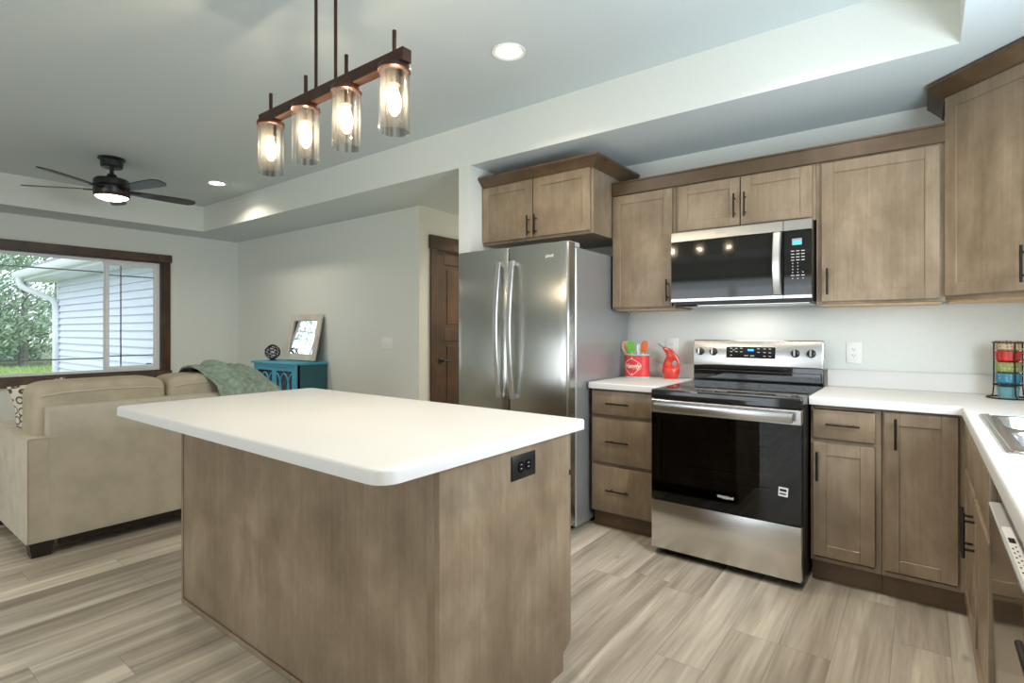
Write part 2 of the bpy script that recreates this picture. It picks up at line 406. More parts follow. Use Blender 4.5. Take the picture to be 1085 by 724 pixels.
# ------------------------------------------------------------------ setting
YB = 3.64          # kitchen back wall
YL = 3.57          # living-room back wall
XW, XE, YS = -7.45, 0.785, -3.2
CL, CH = 2.44, 2.74
struct(MB().box((XW-0.15, YS-0.15, -0.06), (XE+0.15, 5.7, 0.0)), 'floor', MT['floor'])
c = MB()
c.box((-6.95, -2.3, CH), (0.13, 2.92, CH+0.1))                       # tray top
c.box((XW-0.15, 2.92, CL), (XE+0.15, 5.7, CH+0.1))                   # north drop
c.box((XW-0.15, YS-0.15, CL), (XE+0.15, -2.3, CH+0.1))               # south drop
c.box((XW-0.15, -2.3, CL), (-6.95, 2.92, CH+0.1))                    # west drop
c.box((0.13, -2.3, CL), (XE+0.15, 2.92, CH+0.1))                     # east drop
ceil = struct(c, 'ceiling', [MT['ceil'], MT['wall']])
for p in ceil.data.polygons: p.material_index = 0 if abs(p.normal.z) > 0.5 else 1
WY0, WY1, WZ0, WZ1 = 0.545, 2.655, 0.74, 2.075                       # west window opening
def wall_x(name, x0, x1, y0, y1, op=None, top=CL):
    b = MB()
    if op:
        a0, a1, z0, z1 = op
        b.box((x0, y0, 0), (x1, a0, top)); b.box((x0, a1, 0), (x1, y1, top))
        b.box((x0, a0, z1), (x1, a1, top))
        if z0 > 0: b.box((x0, a0, 0), (x1, a1, z0))
    else: b.box((x0, y0, 0), (x1, y1, top))
    struct(b, name, MT['wall'])
wall_x('wall_west', XW-0.15, XW, YS-0.15, 3.72, (WY0, WY1, WZ0, WZ1))
wall_x('wall_east', XE, XE+0.15, YS-0.15, YB+0.15, (1.25, 2.45, 1.12, 2.02))
struct(MB().box((XW, YL, 0), (-3.845, YL+0.15, CL)), 'wall_living', MT['wall'])
DY0, DY1, DZ = 3.80, 4.62, 2.045
wall_x('wall_hall', -3.995, -3.845, YL+0.15, 5.7, (DY0, DY1, 0, DZ))
struct(MB().box((-3.845, 5.5, 0), (-2.72, 5.7, CL)), 'wall_hall_end', MT['wall'])
struct(MB().box((-2.72, 2.92, 0), (-2.605, 5.7, CL)), 'wall_alcove', MT['wall'])
struct(MB().box((-2.605, YB, 0), (XE, YB+0.15, CL)), 'wall_kitchen', MT['wall'])
b = MB()
b.box((XW, YS-0.15, 0), (-4.2, YS, CL)); b.box((-1.0, YS-0.15, 0), (XE, YS, CL))
b.box((-4.2, YS-0.15, 2.08), (-1.0, YS, CL))
struct(b, 'wall_south', MT['wall'])
b = MB().box((XW, YL-0.014, 0), (-3.845, YL, 0.09), 0.003); struct(b, 'baseboard_living', MT['dwood'])
b = MB().box((XW, YS, 0), (XW+0.014, YL-0.014, 0.09), 0.003); struct(b, 'baseboard_west', MT['dwoody'])
b = MB().box((-2.72, 2.906, 0), (-2.605, 2.92, 0.09), 0.003); struct(b, 'baseboard_alcove', MT['dwood'])

# west picture window: casing, vinyl frame, sliding sash, prairie grilles
w = struct_empty('window_1', (XW, 1.6, WZ0))
b = MB()
b.box((XW, WY0-0.10, WZ1), (XW+0.026, WY1+0.10, WZ1+0.095), 0.003)
b.box((XW, WY0-0.10, WZ0-0.095), (XW+0.026, WY1+0.10, WZ0), 0.003)
part(b, 'casing_head_and_sill', MT['dwoody'], w)
b = MB()
for y0 in (WY0-0.085, WY1): b.box((XW, y0, WZ0), (XW+0.019, y0+0.085, WZ1), 0.003)
for y0 in (WY0, WY1-0.012): b.box((XW-0.10, y0, WZ0), (XW, y0+0.012, WZ1))
b.box((XW-0.10, WY0, WZ1-0.012), (XW, WY1, WZ1)); b.box((XW-0.10, WY0, WZ0), (XW, WY1, WZ0+0.012))
part(b, 'casing_side', MT['dwood'], w)
def rect_frame(b, y0, y1, z0, z1, t, x0, x1, bev=0.003):
    b.box((x0, y0, z0), (x1, y0+t, z1), bev); b.box((x0, y1-t, z0), (x1, y1, z1), bev)
    b.box((x0, y0+t, z1-t), (x1, y1-t, z1), bev); b.box((x0, y0+t, z0), (x1, y1-t, z0+t), bev)
b = MB(); rect_frame(b, WY0+0.012, WY1-0.012, WZ0+0.012, WZ1-0.012, 0.03, XW-0.11, XW-0.05)
b.box((XW-0.10, 2.075, WZ0+0.04), (XW-0.06, 2.10, WZ1-0.04), 0.003)
b.box((XW-0.10, 1.04, WZ0+0.04), (XW-0.06, 1.065, WZ1-0.04), 0.003)
fr = part(b, 'window_frame', MT['vinyl'], w)
for k, (y0, y1) in enumerate(((2.085, 2.615), (0.585, 1.05))):
    b = MB(); rect_frame(b, y0, y1, WZ0+0.04, WZ1-0.04, 0.038, XW-0.075, XW-0.045)
    sa = part(b, 'window_sash', MT['vinyl'], w)
    if k == 0:
        b = MB(); b.box((XW-0.045, 2.09, 1.62), (XW-0.035, 2.115, 1.70), 0.003); b.box((XW-0.045, 2.09, 0.95), (XW-0.035, 2.115, 1.03), 0.003)
        part(b, 'sash_latch', MT['vinyl'], sa)
    b = MB().box((XW-0.062, y0+0.036, WZ0+0.076), (XW-0.058, y1-0.036, WZ1-0.076)); part(b, 'pane', MT['glass'], sa)
    b = MB(); yv = y0+0.15 if k == 0 else y1-0.15
    b.box((XW-0.074, yv, WZ0+0.076), (XW-0.066, yv+0.014, WZ1-0.076))
    for z in (WZ0+0.19, WZ1-0.20): b.box((XW-0.074, y0+0.036, z), (XW-0.066, y1-0.036, z+0.014))
    part(b, 'grille', MT['grille'], sa)
b = MB().box((XW-0.082, 1.06, WZ0+0.04), (XW-0.078, 2.08, WZ1-0.04)); part(b, 'pane', MT['glass'], w)
b = MB()
for z in (WZ0+0.17, WZ1-0.17): b.box((XW-0.094, 1.06, z), (XW-0.086, 2.08, z+0.014))
part(b, 'grille', MT['grille'], w)
b = MB().box((XW-0.057, 2.50, WZ0+0.085), (XW-0.0565, 2.56, WZ0+0.098)); part(b, 'window_label', MT['black'], w)

# window over the sink and patio doors behind the camera (outside the picture, they let the daylight in)
w2 = struct_empty('window_2', (XE, 1.85, 1.12))
b = MB(); b.box((XE-0.02, 1.16, 1.04), (XE, 2.54, 1.12), 0.003); b.box((XE-0.02, 1.16, 2.02), (XE, 2.54, 2.11), 0.003)
b.box((XE-0.02, 1.165, 1.12), (XE, 1.25, 2.02), 0.003); b.box((XE-0.02, 2.45, 1.12), (XE, 2.535, 2.02), 0.003)
part(b, 'casing', MT['dwood'], w2)
b = MB(); rect_frame(b, 1.25, 2.45, 1.12, 2.02, 0.04, XE+0.05, XE+0.10); b.box((XE+0.05, 1.83, 1.16), (XE+0.10, 1.87, 1.98))
part(b, 'window_frame', MT['vinyl'], w2)
b = MB().box((XE+0.073, 1.29, 1.16), (XE+0.077, 2.41, 1.98)); part(b, 'pane', MT['glass'], w2)
d2 = struct_empty('door_2', (-2.6, YS, 0))
b = MB(); b.box((-4.29, YS, 0), (-4.2, YS+0.02, 2.08), 0.003); b.box((-1.0, YS, 0), (-0.91, YS+0.02, 2.08), 0.003); b.box((-4.31, YS, 2.08), (-0.89, YS+0.025, 2.18), 0.003)
part(b, 'casing', MT['dwood'], d2)
for x0, x1 in ((-4.2, -2.58), (-2.62, -1.0)):
    b = MB(); b.box((x0, YS-0.10, 0.0), (x0+0.09, YS-0.05, 2.08)); b.box((x1-0.09, YS-0.10, 0), (x1, YS-0.05, 2.08))
    b.box((x0+0.09, YS-0.10, 0), (x1-0.09, YS-0.05, 0.12)); b.box((x0+0.09, YS-0.10, 1.98), (x1-0.09, YS-0.05, 2.08))
    pn = part(b, 'door_panel', MT['vinyl'], d2)
    b = MB().box((x0+0.09, YS-0.077, 0.12), (x1-0.09, YS-0.073, 1.98)); part(b, 'pane', MT['glass'], pn)

# hall door
d1 = struct_empty('door_1', (-3.845, 4.2, 0))
b = MB(); b.box((-3.845, DY0-0.09, 0), (-3.826, DY0, DZ), 0.003); b.box((-3.845, DY1, 0), (-3.826, DY1+0.09, DZ), 0.003)
b.box((-3.845, DY0-0.105, DZ), (-3.82, DY1+0.105, DZ+0.135), 0.003)
for y0 in (DY0, DY1-0.015): b.box((-3.995, y0, 0), (-3.845, y0+0.015, DZ))
b.box((-3.995, DY0, DZ-0.015), (-3.845, DY1, DZ))
part(b, 'casing', MT['dwood'], d1)
b = MB(); y0, y1 = DY0+0.018, DY1-0.018; x0, x1 = -3.905, -3.868
b.box((x0, y0, 0.01), (x1, y0+0.115, 2.025), 0.002); b.box((x0, y1-0.115, 0.01), (x1, y1, 2.025), 0.002)
for z0, z1 in ((0.01, 0.24), (1.13, 1.25), (1.91, 2.025)): b.box((x0, y0+0.115, z0), (x1, y1-0.115, z1), 0.002)
b.box((x0+0.008, y0+0.115, 0.24), (x1-0.012, y1-0.115, 1.91))
for z0, z1 in ((0.24, 1.13), (1.25, 1.91)): b.box((x1-0.016, y0+0.165, z0+0.05), (x1-0.006, y1-0.165, z1-0.05), 0.004)
ds = part(b, 'door_slab', MT['dwood'], d1)
b = MB(); zc = 0.93
b.lathe([(0.0, 0), (0.031, 0), (0.031, 0.008), (0.012, 0.014), (0.012, 0.05), (0, 0.052)], seg=20, M=Matrix.Translation((x1, y0+0.065, zc)) @ Matrix.Rotation(PI/2, 4, 'Y'))
b.tube([(x1+0.045, y0+0.065, zc), (x1+0.05, y0+0.10, zc), (x1+0.047, y0+0.175, zc-0.008)], [0.010, 0.009, 0.007])
part(b, 'door_handle', MT['black'], ds)

# ------------------------------------------------------------------ cabinet builders
def shaker(M, u0, u1, v0, v1, t=0.019, rail=0.058):
    b = MB(); bv = 0.0018
    b.box((u0, v0, 0), (u0+rail, v1, t), bv, M); b.box((u1-rail, v0, 0), (u1, v1, t), bv, M)
    b.box((u0+rail, v1-rail, 0), (u1-rail, v1, t), bv, M); b.box((u0+rail, v0, 0), (u1-rail, v0+rail, t), bv, M)
    b.box((u0+rail-0.004, v0+rail-0.004, 0.002), (u1-rail+0.004, v1-rail+0.004, t-0.006), 0, M)
    return b
def slab(M, u0, u1, v0, v1, t=0.019):
    return MB().box((u0, v0, 0), (u1, v1, t), 0.004, M, 2)
def pull(M, u, v, ln=0.155, vert=True, w0=0.019):
    b = MB(); r = 0.0055; d = w0+0.030; h = ln/2
    P = (lambda a, c: (u, v+a, c)) if vert else (lambda a, c: (u+a, v, c))
    b.tube([P(-h, d), P(h, d)], r, 10, M)
    for a in (-h*0.62, h*0.62): b.tube([P(a, w0-0.001), P(a, d)], 0.0045, 8, M)
    return b
def face_frame(b, M, u0, u1, v0, v1, stl, str_, top, bot, mids=(), t=0.019):
    """face frame with w from -t to 0"""
    b.box((u0, v0, -t), (u0+stl, v1, 0), 0.001, M); b.box((u1-str_, v0, -t), (u1, v1, 0), 0.001, M)
    b.box((u0+stl, v1-top, -t), (u1-str_, v1, 0), 0.001, M); b.box((u0+stl, v0, -t), (u1-str_, v0+bot, 0), 0.001, M)
    for a, c in mids: b.box((u0+stl, a, -t), (u1-str_, c, 0), 0.001, M)
def carcass(x0, x1, y0, y1, z0, z1, M, t=0.016):
    """box body behind the face frame, open to the front"""
    b = MB()
    b.box((x0, y0, z0), (x0+t, y1, z1)); b.box((x1-t, y0, z0), (x1, y1, z1))
    b.box((x0+t, y0, z0), (x1-t, y1, z0+t)); b.box((x0+t, y0, z1-t), (x1-t, y1, z1))
    b.box((x0+t, y1-t, z0+t), (x1-t, y1, z1-t))
    return b
UPG, LOG = 'upper kitchen cabinets', 'base kitchen cabinets'
YU = 3.335                                   # upper face-frame plane
MU = frame((0, YU, 0), (1, 0, 0), (0, -1, 0))
YF = 3.02                                    # base face-frame plane
MF = frame((0, YF, 0), (1, 0, 0), (0, -1, 0))

# over-fridge cabinet
YC = 3.06; MC = frame((0, YC, 0), (1, 0, 0), (0, -1, 0))
t = T('wall_cabinet', 'deep two-door brown cabinet with flared crown above the refrigerator', 'cabinet', (-2.14, 3.35, 1.866), UPG)
b = carcass(-2.60, -1.676, YC+0.019, YB, 1.866, 2.30, MC); face_frame(b, MC, -2.60, -1.676, 1.866, 2.30, 0.03, 0.03, 0.02, 0.03)
part(b, 'cabinet_box', MT['wood'], t)
for (u0, u1, hu) in ((-2.588, -2.142, -2.168), (-2.134, -1.692, -2.106)):
    d = part(shaker(MC, u0, u1, 1.885, 2.288), 'door', MT['wood'], t)
    part(pull(MC, hu, 1.965, 0.14), 'handle', MT['bronze'], d)
def crown(pts, out0, out1, z0, z1, ends=(None, None)):
    """sloped crown board mitred along the plan polyline pts (room on the left-hand side of travel reversed)"""
    b = MB(); n = len(pts); V = [Vector(p) for p in pts]; offs = []
    for i in range(n):
        ns = []
        if i > 0: d = (V[i]-V[i-1]).normalized(); ns.append(Vector((d.y, -d.x)))
        if i < n-1: d = (V[i+1]-V[i]).normalized(); ns.append(Vector((d.y, -d.x)))
        m = sum(ns, Vector((0, 0))); m = m/len(ns); m = m/m.length_squared if m.length_squared else m
        offs.append(m)
    loops = []
    for p, o in zip(V, offs):
        prof = [(0.0, z0), (out0, z0), (out0+0.003, z0+0.012), (out1-0.004, z1-0.016), (out1, z1-0.014), (out1, z1), (out1-0.02, z1), (0.0, z0+0.02)]
        loops.append([(p.x+o.x*a, p.y+o.y*a, z) for a, z in prof])
    b.loft(loops, True, True, True); return b
part(crown([(-2.60, YC), (-1.676, YC), (-1.676, YB)], 0.008, 0.062, 2.285, 2.362), 'crown_molding', MT['woodx'], t)

# uppers along the back wall
t = T('wall_cabinet', 'tall narrow single-door brown cabinet between refrigerator and microwave', 'cabinet', (-1.455, 3.5, 1.38), UPG)
b = carcass(-1.674, -1.236, YU+0.019, YB, 1.38, 2.15, MU); face_frame(b, MU, -1.674, -1.236, 1.38, 2.15, 0.02, 0.02, 0.02, 0.02)
part(b, 'cabinet_box', MT['wood'], t)
part(MB().box((-1.66, YU+0.02, 1.372), (-1.25, YB-0.005, 1.3795)), 'bottom_panel', MT['ply'], t, 'pale unfinished underside')
d = part(shaker(MU, -1.668, -1.255, 1.392, 2.142), 'door', MT['wood'], t)
part(pull(MU, -1.281, 1.492, 0.14), 'handle', MT['bronze'], d)

t = T('wall_cabinet', 'short two-door brown cabinet directly above the microwave', 'cabinet', (-0.845, 3.5, 1.842), UPG)
b = carcass(-1.234, -0.456, YU+0.019, YB, 1.842, 2.15, MU); face_frame(b, MU, -1.234, -0.456, 1.842, 2.15, 0.03, 0.03, 0.02, 0.02)
part(b, 'cabinet_box', MT['wood'], t)
for (u0, u1, hu) in ((-1.215, -0.848, -0.874), (-0.842, -0.472, -0.816)):
    d = part(shaker(MU, u0, u1, 1.858, 2.14), 'door', MT['wood'], t)
    part(pull(MU, hu, 1.972, 0.14), 'handle', MT['bronze'], d)

t = T('wall_cabinet', 'wide single-door brown cabinet right of the microwave', 'cabinet', (-0.18, 3.5, 1.38), UPG)
b = carcass(-0.454, 0.094, YU+0.019, YB, 1.38, 2.15, MU); face_frame(b, MU, -0.454, 0.094, 1.38, 2.15, 0.04, 0.03, 0.02, 0.02)
part(b, 'cabinet_box', MT['wood'], t)
part(MB().box((-0.44, YU+0.02, 1.372), (0.08, YB-0.005, 1.3795)), 'bottom_panel', MT['ply'], t, 'pale unfinished underside')
d = part(shaker(MU, -0.428, 0.072, 1.394, 2.138), 'door', MT['wood'], t)
part(pull(MU, -0.398, 1.50, 0.14), 'handle', MT['bronze'], d)

b = MB(); b.box((-1.674, YU-0.022, 2.148), (0.094, YU-0.002, 2.226), 0.002); b.box((-1.674, YU-0.028, 2.226), (0.094, YU+0.05, 2.236), 0.002)
solo(b, 'crown_molding', MT['woodx'], 'straight brown trim board along the tops of the three cabinets around the microwave', 'molding')

# diagonal corner cabinet
t = T('wall_cabinet', 'tall diagonal corner cabinet with crown at the right edge of the picture', 'cabinet', (0.5, 3.4, 1.385), UPG)
A, B_ = (0.096, 3.335), (0.406, 3.025)
b = MB().prism([(0.096, YB), A, B_, (XE, 3.025), (XE, YB)], 1.385, 2.372)
part(b, 'cabinet_box', MT['wood'], t)
part(MB().prism([(0.11, YB-0.01), (0.11, 3.35), (0.415, 3.045), (XE-0.01, 3.045), (XE-0.01, YB-0.01)], 1.377, 1.3848), 'bottom_panel', MT['ply'], t, 'pale unfinished underside')
MD = frame((A[0], A[1], 0), (1, -1, 0), (-1, -1, 0)); L = 0.4384
d = part(shaker(MD, 0.010, L-0.010, 1.405, 2.355), 'door', MT['wood'], t)
part(pull(MD, L-0.062, 1.515, 0.155), 'handle', MT['bronze'], d)
part(crown([(0.096, YB), A, B_, (XE, 3.025)], 0.010, 0.070, 2.350, 2.432), 'crown_molding', MT['woodx'], t)

# base drawers left of the range
YFB = YB-0.01
def base_box(x0, x1, stl, str_, mids, z1=0.875):
    b = carcass(x0, x1, YF+0.019, YFB, 0.105, z1, MF); face_frame(b, MF, x0, x1, 0.105, z1, stl, str_, 0.02, 0.02, mids)
    return b
t = T('base_cabinet', 'three-drawer brown base cabinet between refrigerator and range', 'cabinet', (-1.43, 3.33, 0), LOG)
part(base_box(-1.665, -1.206, 0.022, 0.022, ((0.395, 0.42), (0.69, 0.715))), 'cabinet_box', MT['wood'], t)
part(MB().box((-1.665, 3.06, 0.0), (-1.206, 3.078, 0.105)), 'toe_kick', MT['woodx'], t)
for v0, v1 in ((0.715, 0.862), (0.418, 0.692), (0.114, 0.396)):
    d = part(slab(MF, -1.652, -1.218, v0, v1), 'drawer', MT['wood'], t)
    part(pull(MF, -1.468, v0+(v1-v0)*0.50, 0.15, False), 'handle', MT['bronze'], d)
# base right of the range: drawer over door
t = T('base_cabinet', 'narrow brown base cabinet with one drawer over a door, right of the range', 'cabinet', (-0.29, 3.33, 0), LOG)
part(base_box(-0.436, -0.146, 0.018, 0.030, ((0.68, 0.72),)), 'cabinet_box', MT['wood'], t)
part(MB().box((-0.436, 3.06, 0.0), (-0.146, 3.078, 0.105)), 'toe_kick', MT['woodx'], t)
d = part(slab(MF, -0.424, -0.170, 0.712, 0.852), 'drawer', MT['wood'], t); part(pull(MF, -0.297, 0.786, 0.14, False), 'handle', MT['bronze'], d)
d = part(shaker(MF, -0.424, -0.170, 0.135, 0.690), 'door', MT['wood'], t); part(pull(MF, -0.404, 0.578, 0.14), 'handle', MT['bronze'], d)
# blind corner base with one tall door
t = T('base_cabinet', 'brown corner base cabinet with one full-height door', 'cabinet', (0.0, 3.33, 0), LOG)
part(base_box(-0.144, 0.160, 0.016, 0.034, ()), 'cabinet_box', MT['wood'], t)
part(MB().box((-0.144, 3.06, 0.0), (0.215, 3.078, 0.105)), 'toe_kick', MT['woodx'], t)
d = part(shaker(MF, -0.136, 0.128, 0.135, 0.862), 'door', MT['wood'], t); part(pull(MF, -0.092, 0.768, 0.14), 'handle', MT['bronze'], d)
# sink base on the right run (faces the room, -x)
XF = 0.162; MR = frame((XF, 0, 0), (0, -1, 0), (-1, 0, 0))     # u = -y
t = T('base_cabinet', 'two-door sink base cabinet with false drawer fronts beside the dishwasher', 'cabinet', (0.46, 2.4, 0), LOG)
b = MB(); b.box((XF+0.019, 1.902, 0.105), (XE-0.01, 1.918, 0.70)); b.box((XF+0.019, 2.90, 0.105), (XE-0.01, 2.916, 0.70)); b.box((XF+0.019, 1.918, 0.105), (XE-0.01, 2.90, 0.121))
face_frame(b, MR, -3.018, -1.902, 0.105, 0.875, 0.10, 0.02, 0.02, 0.03, ((0.665, 0.70),)); b.box((-2.43, 0.105, -0.019), (-2.39, 0.875, -0.0005), 0, MR)
part(b, 'cabinet_box', MT['wood'], t)
part(MB().box((XF+0.04, 1.902, 0), (XF+0.058, 3.056, 0.105)), 'toe_kick', MT['woodx'], t)
for (u0, u1, hu) in ((-2.905, -2.413, -2.445), (-2.407, -1.915, -2.375)):
    part(slab(MR, u0, u1, 0.695, 0.855), 'false_front', MT['wood'], t)
    d = part(shaker(MR, u0, u1, 0.125, 0.668), 'door', MT['wood'], t)
    part(pull(MR, hu, 0.545, 0.155), 'handle', MT['bronze'], d)

# dishwasher, door slightly ajar
t = T('dishwasher', 'dark steel dishwasher with its door slightly ajar, below the right counter', 'dishwasher', (0.46, 1.58, 0))
b = MB(); y0, y1 = 1.29, 1.888
b.box((XF+0.03, y0, 0.10), (XE-0.02, y0+0.02, 0.80)); b.box((XF+0.03, y1-0.02, 0.10), (XE-0.02, y1, 0.80)); b.box((XF+0.03, y0+0.02, 0.10), (XE-0.02, y1-0.02, 0.13)); b.box((XF+0.03, y0+0.02, 0.78), (XE-0.02, y1-0.02, 0.80))
part(b, 'tub', MT['gasket'], t)
part(MB().box((XF, y0, 0.802), (XF+0.019, y1, 0.875)), 'filler_rail', MT['woodx'], t, 'brown rail under the counter')
part(MB().box((XF+0.05, y0, 0.0), (XF+0.07, y1, 0.10)), 'toe_panel', MT['black'], t)
Mdw = Matrix.Translation((XF-0.002, 0, 0.11)) @ Matrix.Rotation(math.radians(-1.2), 4, 'Y')
d = part(MB().box((-0.004, y0+0.002, 0.0), (0.022, y1-0.002, 0.672), 0.003, Mdw), 'door', MT['dwsteel'], t)
part(MB().box((-0.004, y0+0.004, 0.672), (0.022, y1-0.004, 0.680), 0.002, Mdw), 'control_strip', MT['control'], d, 'pale grey top edge with legends')
b = MB(); b.box((0.0, 1.31, 0.680), (0.018, 1.66, 0.6806), 0, Mdw); part(b, 'sticker', MT['label'], d)
b = MB(); b.box((0.003, 1.54, 0.6806), (0.014, 1.575, 0.681), 0, Mdw)
for k in range(14): b.box((0.003+0.006*(k % 2), 1.33+0.014*k, 0.6806), (0.006+0.006*(k % 2), 1.338+0.014*k, 0.681), 0, Mdw)
part(b, 'legend_print', MT['bronze'], d)
# drawer base at the near end of the right run
t = T('base_cabinet', 'brown base cabinet at the near end of the right counter, past the dishwasher', 'cabinet', (0.46, 0.98, 0), LOG)
b = MB(); b.box((XF+0.019, 0.682, 0.105), (XE-0.01, 0.698, 0.875)); b.box((XF+0.019, 1.268, 0.105), (XE-0.01, 1.284, 0.875)); b.box((XF+0.019, 0.698, 0.105), (XE-0.01, 1.268, 0.121))
face_frame(b, MR, -1.284, -0.682, 0.105, 0.875, 0.02, 0.02, 0.02, 0.03, ((0.68, 0.72),))
part(b, 'cabinet_box', MT['wood'], t)
part(MB().box((XF+0.04, 0.682, 0), (XF+0.058, 1.284, 0.105)), 'toe_kick', MT['woodx'], t)
d = part(slab(MR, -1.272, -0.694, 0.712, 0.855), 'drawer', MT['wood'], t); part(pull(MR, -0.983, 0.785, 0.165, False), 'handle', MT['bronze'], d)
for u0, u1, hu in ((-1.272, -0.986, -1.02), (-0.980, -0.694, -0.946)):
    d = part(shaker(MR, u0, u1, 0.135, 0.69), 'door', MT['wood'], t); part(pull(MR, hu, 0.57, 0.14), 'handle', MT['bronze'], d)

# ------------------------------------------------------------------ counters
ZC0, ZC1 = 0.876, 0.914
t = T('countertop', 'short white countertop between refrigerator and range', 'countertop', (-1.43, 3.3, ZC0))
part(MB().prism([(-1.668, 2.985), (-1.203, 2.985), (-1.203, YB-0.001), (-1.668, YB-0.001)], ZC0, ZC1, bev=0.010, pred=lambda c: c.y < 3.0), 'top', MT['counter'], t)
part(MB().box((-1.668, YB-0.02, ZC1), (-1.203, YB-0.001, ZC1+0.1), 0.003), 'backsplash', MT['counter'], t)
t = T('countertop', 'long white L-shaped countertop running right of the range to the sink', 'countertop', (0.2, 2.8, ZC0))
SX0, SX1, SY0, SY1 = 0.177, 0.700, 1.91, 2.745
hole = rrect(SX0+0.012, SY0+0.012, SX1-0.012, SY1-0.012, 0.03)
part(MB().prism([(-0.438, 2.985), (0.138, 2.985), (0.138, 0.66), (XE-0.001, 0.66), (XE-0.001, YB-0.001), (-0.438, YB-0.001)], ZC0, ZC1, [hole], 0.010,
     pred=lambda c: abs(c.y-2.985) < 1e-4 or abs(c.x-0.138) < 1e-4), 'top', MT['counter'], t)
b = MB(); b.box((-0.438, YB-0.02, ZC1), (XE-0.001, YB-0.001, ZC1+0.1), 0.003); b.box((XE-0.02, 0.66, ZC1), (XE-0.001, YB-0.02, ZC1+0.1), 0.003)
part(b, 'backsplash', MT['counter'], t)
# sink
t = T('sink', 'stainless double-bowl drop-in sink set in the right counter', 'sink', (0.46, 2.33, ZC1))
B1 = (0.222, 2.365, 0.630, 2.695); B2 = (0.222, 1.960, 0.630, 2.315)
part(MB().prism(rrect(SX0, SY0, SX1, SY1, 0.03), ZC1, ZC1+0.005, [rrect(*q, 0.07) for q in (B1, B2)], 0.002), 'rim', MT['sinksteel'], t)
b = MB(); e = 0.016
bead = rrect(SX0+e, SY0+e, SX1-e, SY1-e, 0.025, z=ZC1+0.005)
b.tube([*bead, bead[0]], 0.003, 6); part(b, 'rim_bead', MT['sinksteel'], t)
for q in (B1, B2):
    x0, y0, x1, y1 = q; ins = [(0.0, 0.005), (0.004, -0.004), (0.012, -0.13), (0.03, -0.17), (0.10, -0.185), (0.14, -0.187)]
    b = MB().loft([rrect(x0+i, y0+i, x1-i, y1-i, max(0.02, 0.07-i*0.3), 6, z=ZC1+z) for i, z in ins], False, True)
    bo = part(b, 'bowl', MT['sinksteel'], t, recalc=False)
    b = MB().lathe([(0.045, 0.0), (0.045, 0.003), (0.034, 0.004), (0.03, -0.004), (0, -0.004)], ((x0+x1)/2, (y0+y1)/2, ZC1-0.187), 20)
    part(b, 'drain', MT['satin'], bo)

# ------------------------------------------------------------------ island
t = T('kitchen_island', 'brown wood kitchen island cabinet with a black outlet on its end', 'kitchen island', (-1.86, 1.4, 0))
X0, X1, Y0, Y1 = -2.69, -1.035, 1.035, 1.725
b = MB(); b.box((X0+0.02, Y0+0.012, 0.0), (X1-0.03, 1.66, 0.10)); b.box((X0+0.02, Y0+0.012, 0.10), (X1-0.019, Y1-0.02, 0.875))
part(b, 'cabinet_box', MT['wood'], t)
part(MB().box((X0+0.019, Y0+0.004, 0.02), (X1-0.02, Y0+0.012, 0.875)), 'back_panel', MT['wood'], t)
b = MB()
part(MB().prism([(1.035, 0), (1.665, 0), (1.665, 0.068), (1.705, 0.082), (1.705, 0.875), (1.035, 0.875)], 0, 0.019,
     M=Matrix(((0, 0, 1, X1-0.019), (1, 0, 0, 0), (0, 1, 0, 0), (0, 0, 0, 1)))), 'end_panel', MT['wood'], t)
b.box((X0, Y0, 0.0), (X0+0.019, Y0+0.018, 0.875), 0.002); b.box((X0+0.019, Y0-0.006, 0.0), (X1-0.06, Y0+0.004, 0.022), 0.003)
b.box((X1-0.05, Y0, 0.0), (X1-0.019, Y0+0.012, 0.875), 0.0015)
part(b, 'edge_trim', MT['wood'], t)
part(MB().box((X0, Y0+0.018, 0.0), (X0+0.019, 1.66, 0.875)), 'end_panel', MT['wood'], t)
part(MB().box((X0+0.02, 1.66, 0.0), (X1-0.019, 1.675, 0.10)), 'toe_kick', MT['woodx'], t)
MI = frame((0, 1.705, 0), (-1, 0, 0), (0, 1, 0))
for k in range(3):
    u0 = -X1+0.003+k*0.551; u1 = u0+0.54
    d = part(slab(MI, u0, u1, 0.72, 0.862), 'drawer', MT['wood'], t); part(pull(MI, (u0+u1)/2, 0.79, 0.15, False), 'handle', MT['bronze'], d)
    d = part(shaker(MI, u0, u1, 0.085, 0.70), 'door', MT['wood'], t); part(pull(MI, u0+0.04, 0.60, 0.14), 'handle', MT['bronze'], d)
ME = frame((X1, 0, 0), (0, 1, 0), (1, 0, 0))
o = part(MB().box((1.352, 0.758, 0), (1.482, 0.838, 0.006), 0.003, ME, 2), 'outlet_cover', MT['black'], t)
for yy in (1.397, 1.437):
    part(MB().prism(rrect(yy-0.0155, 0.781, yy+0.0155, 0.815, 0.012), 0.006, 0.0085, M=ME), 'receptacle', MT['gloss'], o)
    for zz in (0.791, 0.804): part(MB().box((yy-0.004, zz, 0.0085), (yy+0.005, zz+0.003, 0.0088), 0, ME), 'socket_slot', MT['slot'], o)
ip = []
def corner(cx, cy, r, a0, n=8): return [(cx+r*math.cos(a0+PI/2*k/n), cy+r*math.sin(a0+PI/2*k/n)) for k in range(n+1)]
TX0, TX1, TY0, TY1 = -2.755, -0.985, 0.800, 1.735
ip = corner(TX1-0.055, TY0+0.055, 0.055, -PI/2) + corner(TX1-0.006, TY1-0.006, 0.006, 0, 3) + corner(TX0+0.03, TY1-0.03, 0.03, PI/2, 4) + corner(TX0+0.03, TY0+0.03, 0.03, PI, 4)
solo(MB().prism(ip, ZC0, ZC1, bev=0.009, pred=None), 'countertop', MT['counter'], 'large white island countertop with overhang and rounded front corner', 'countertop')

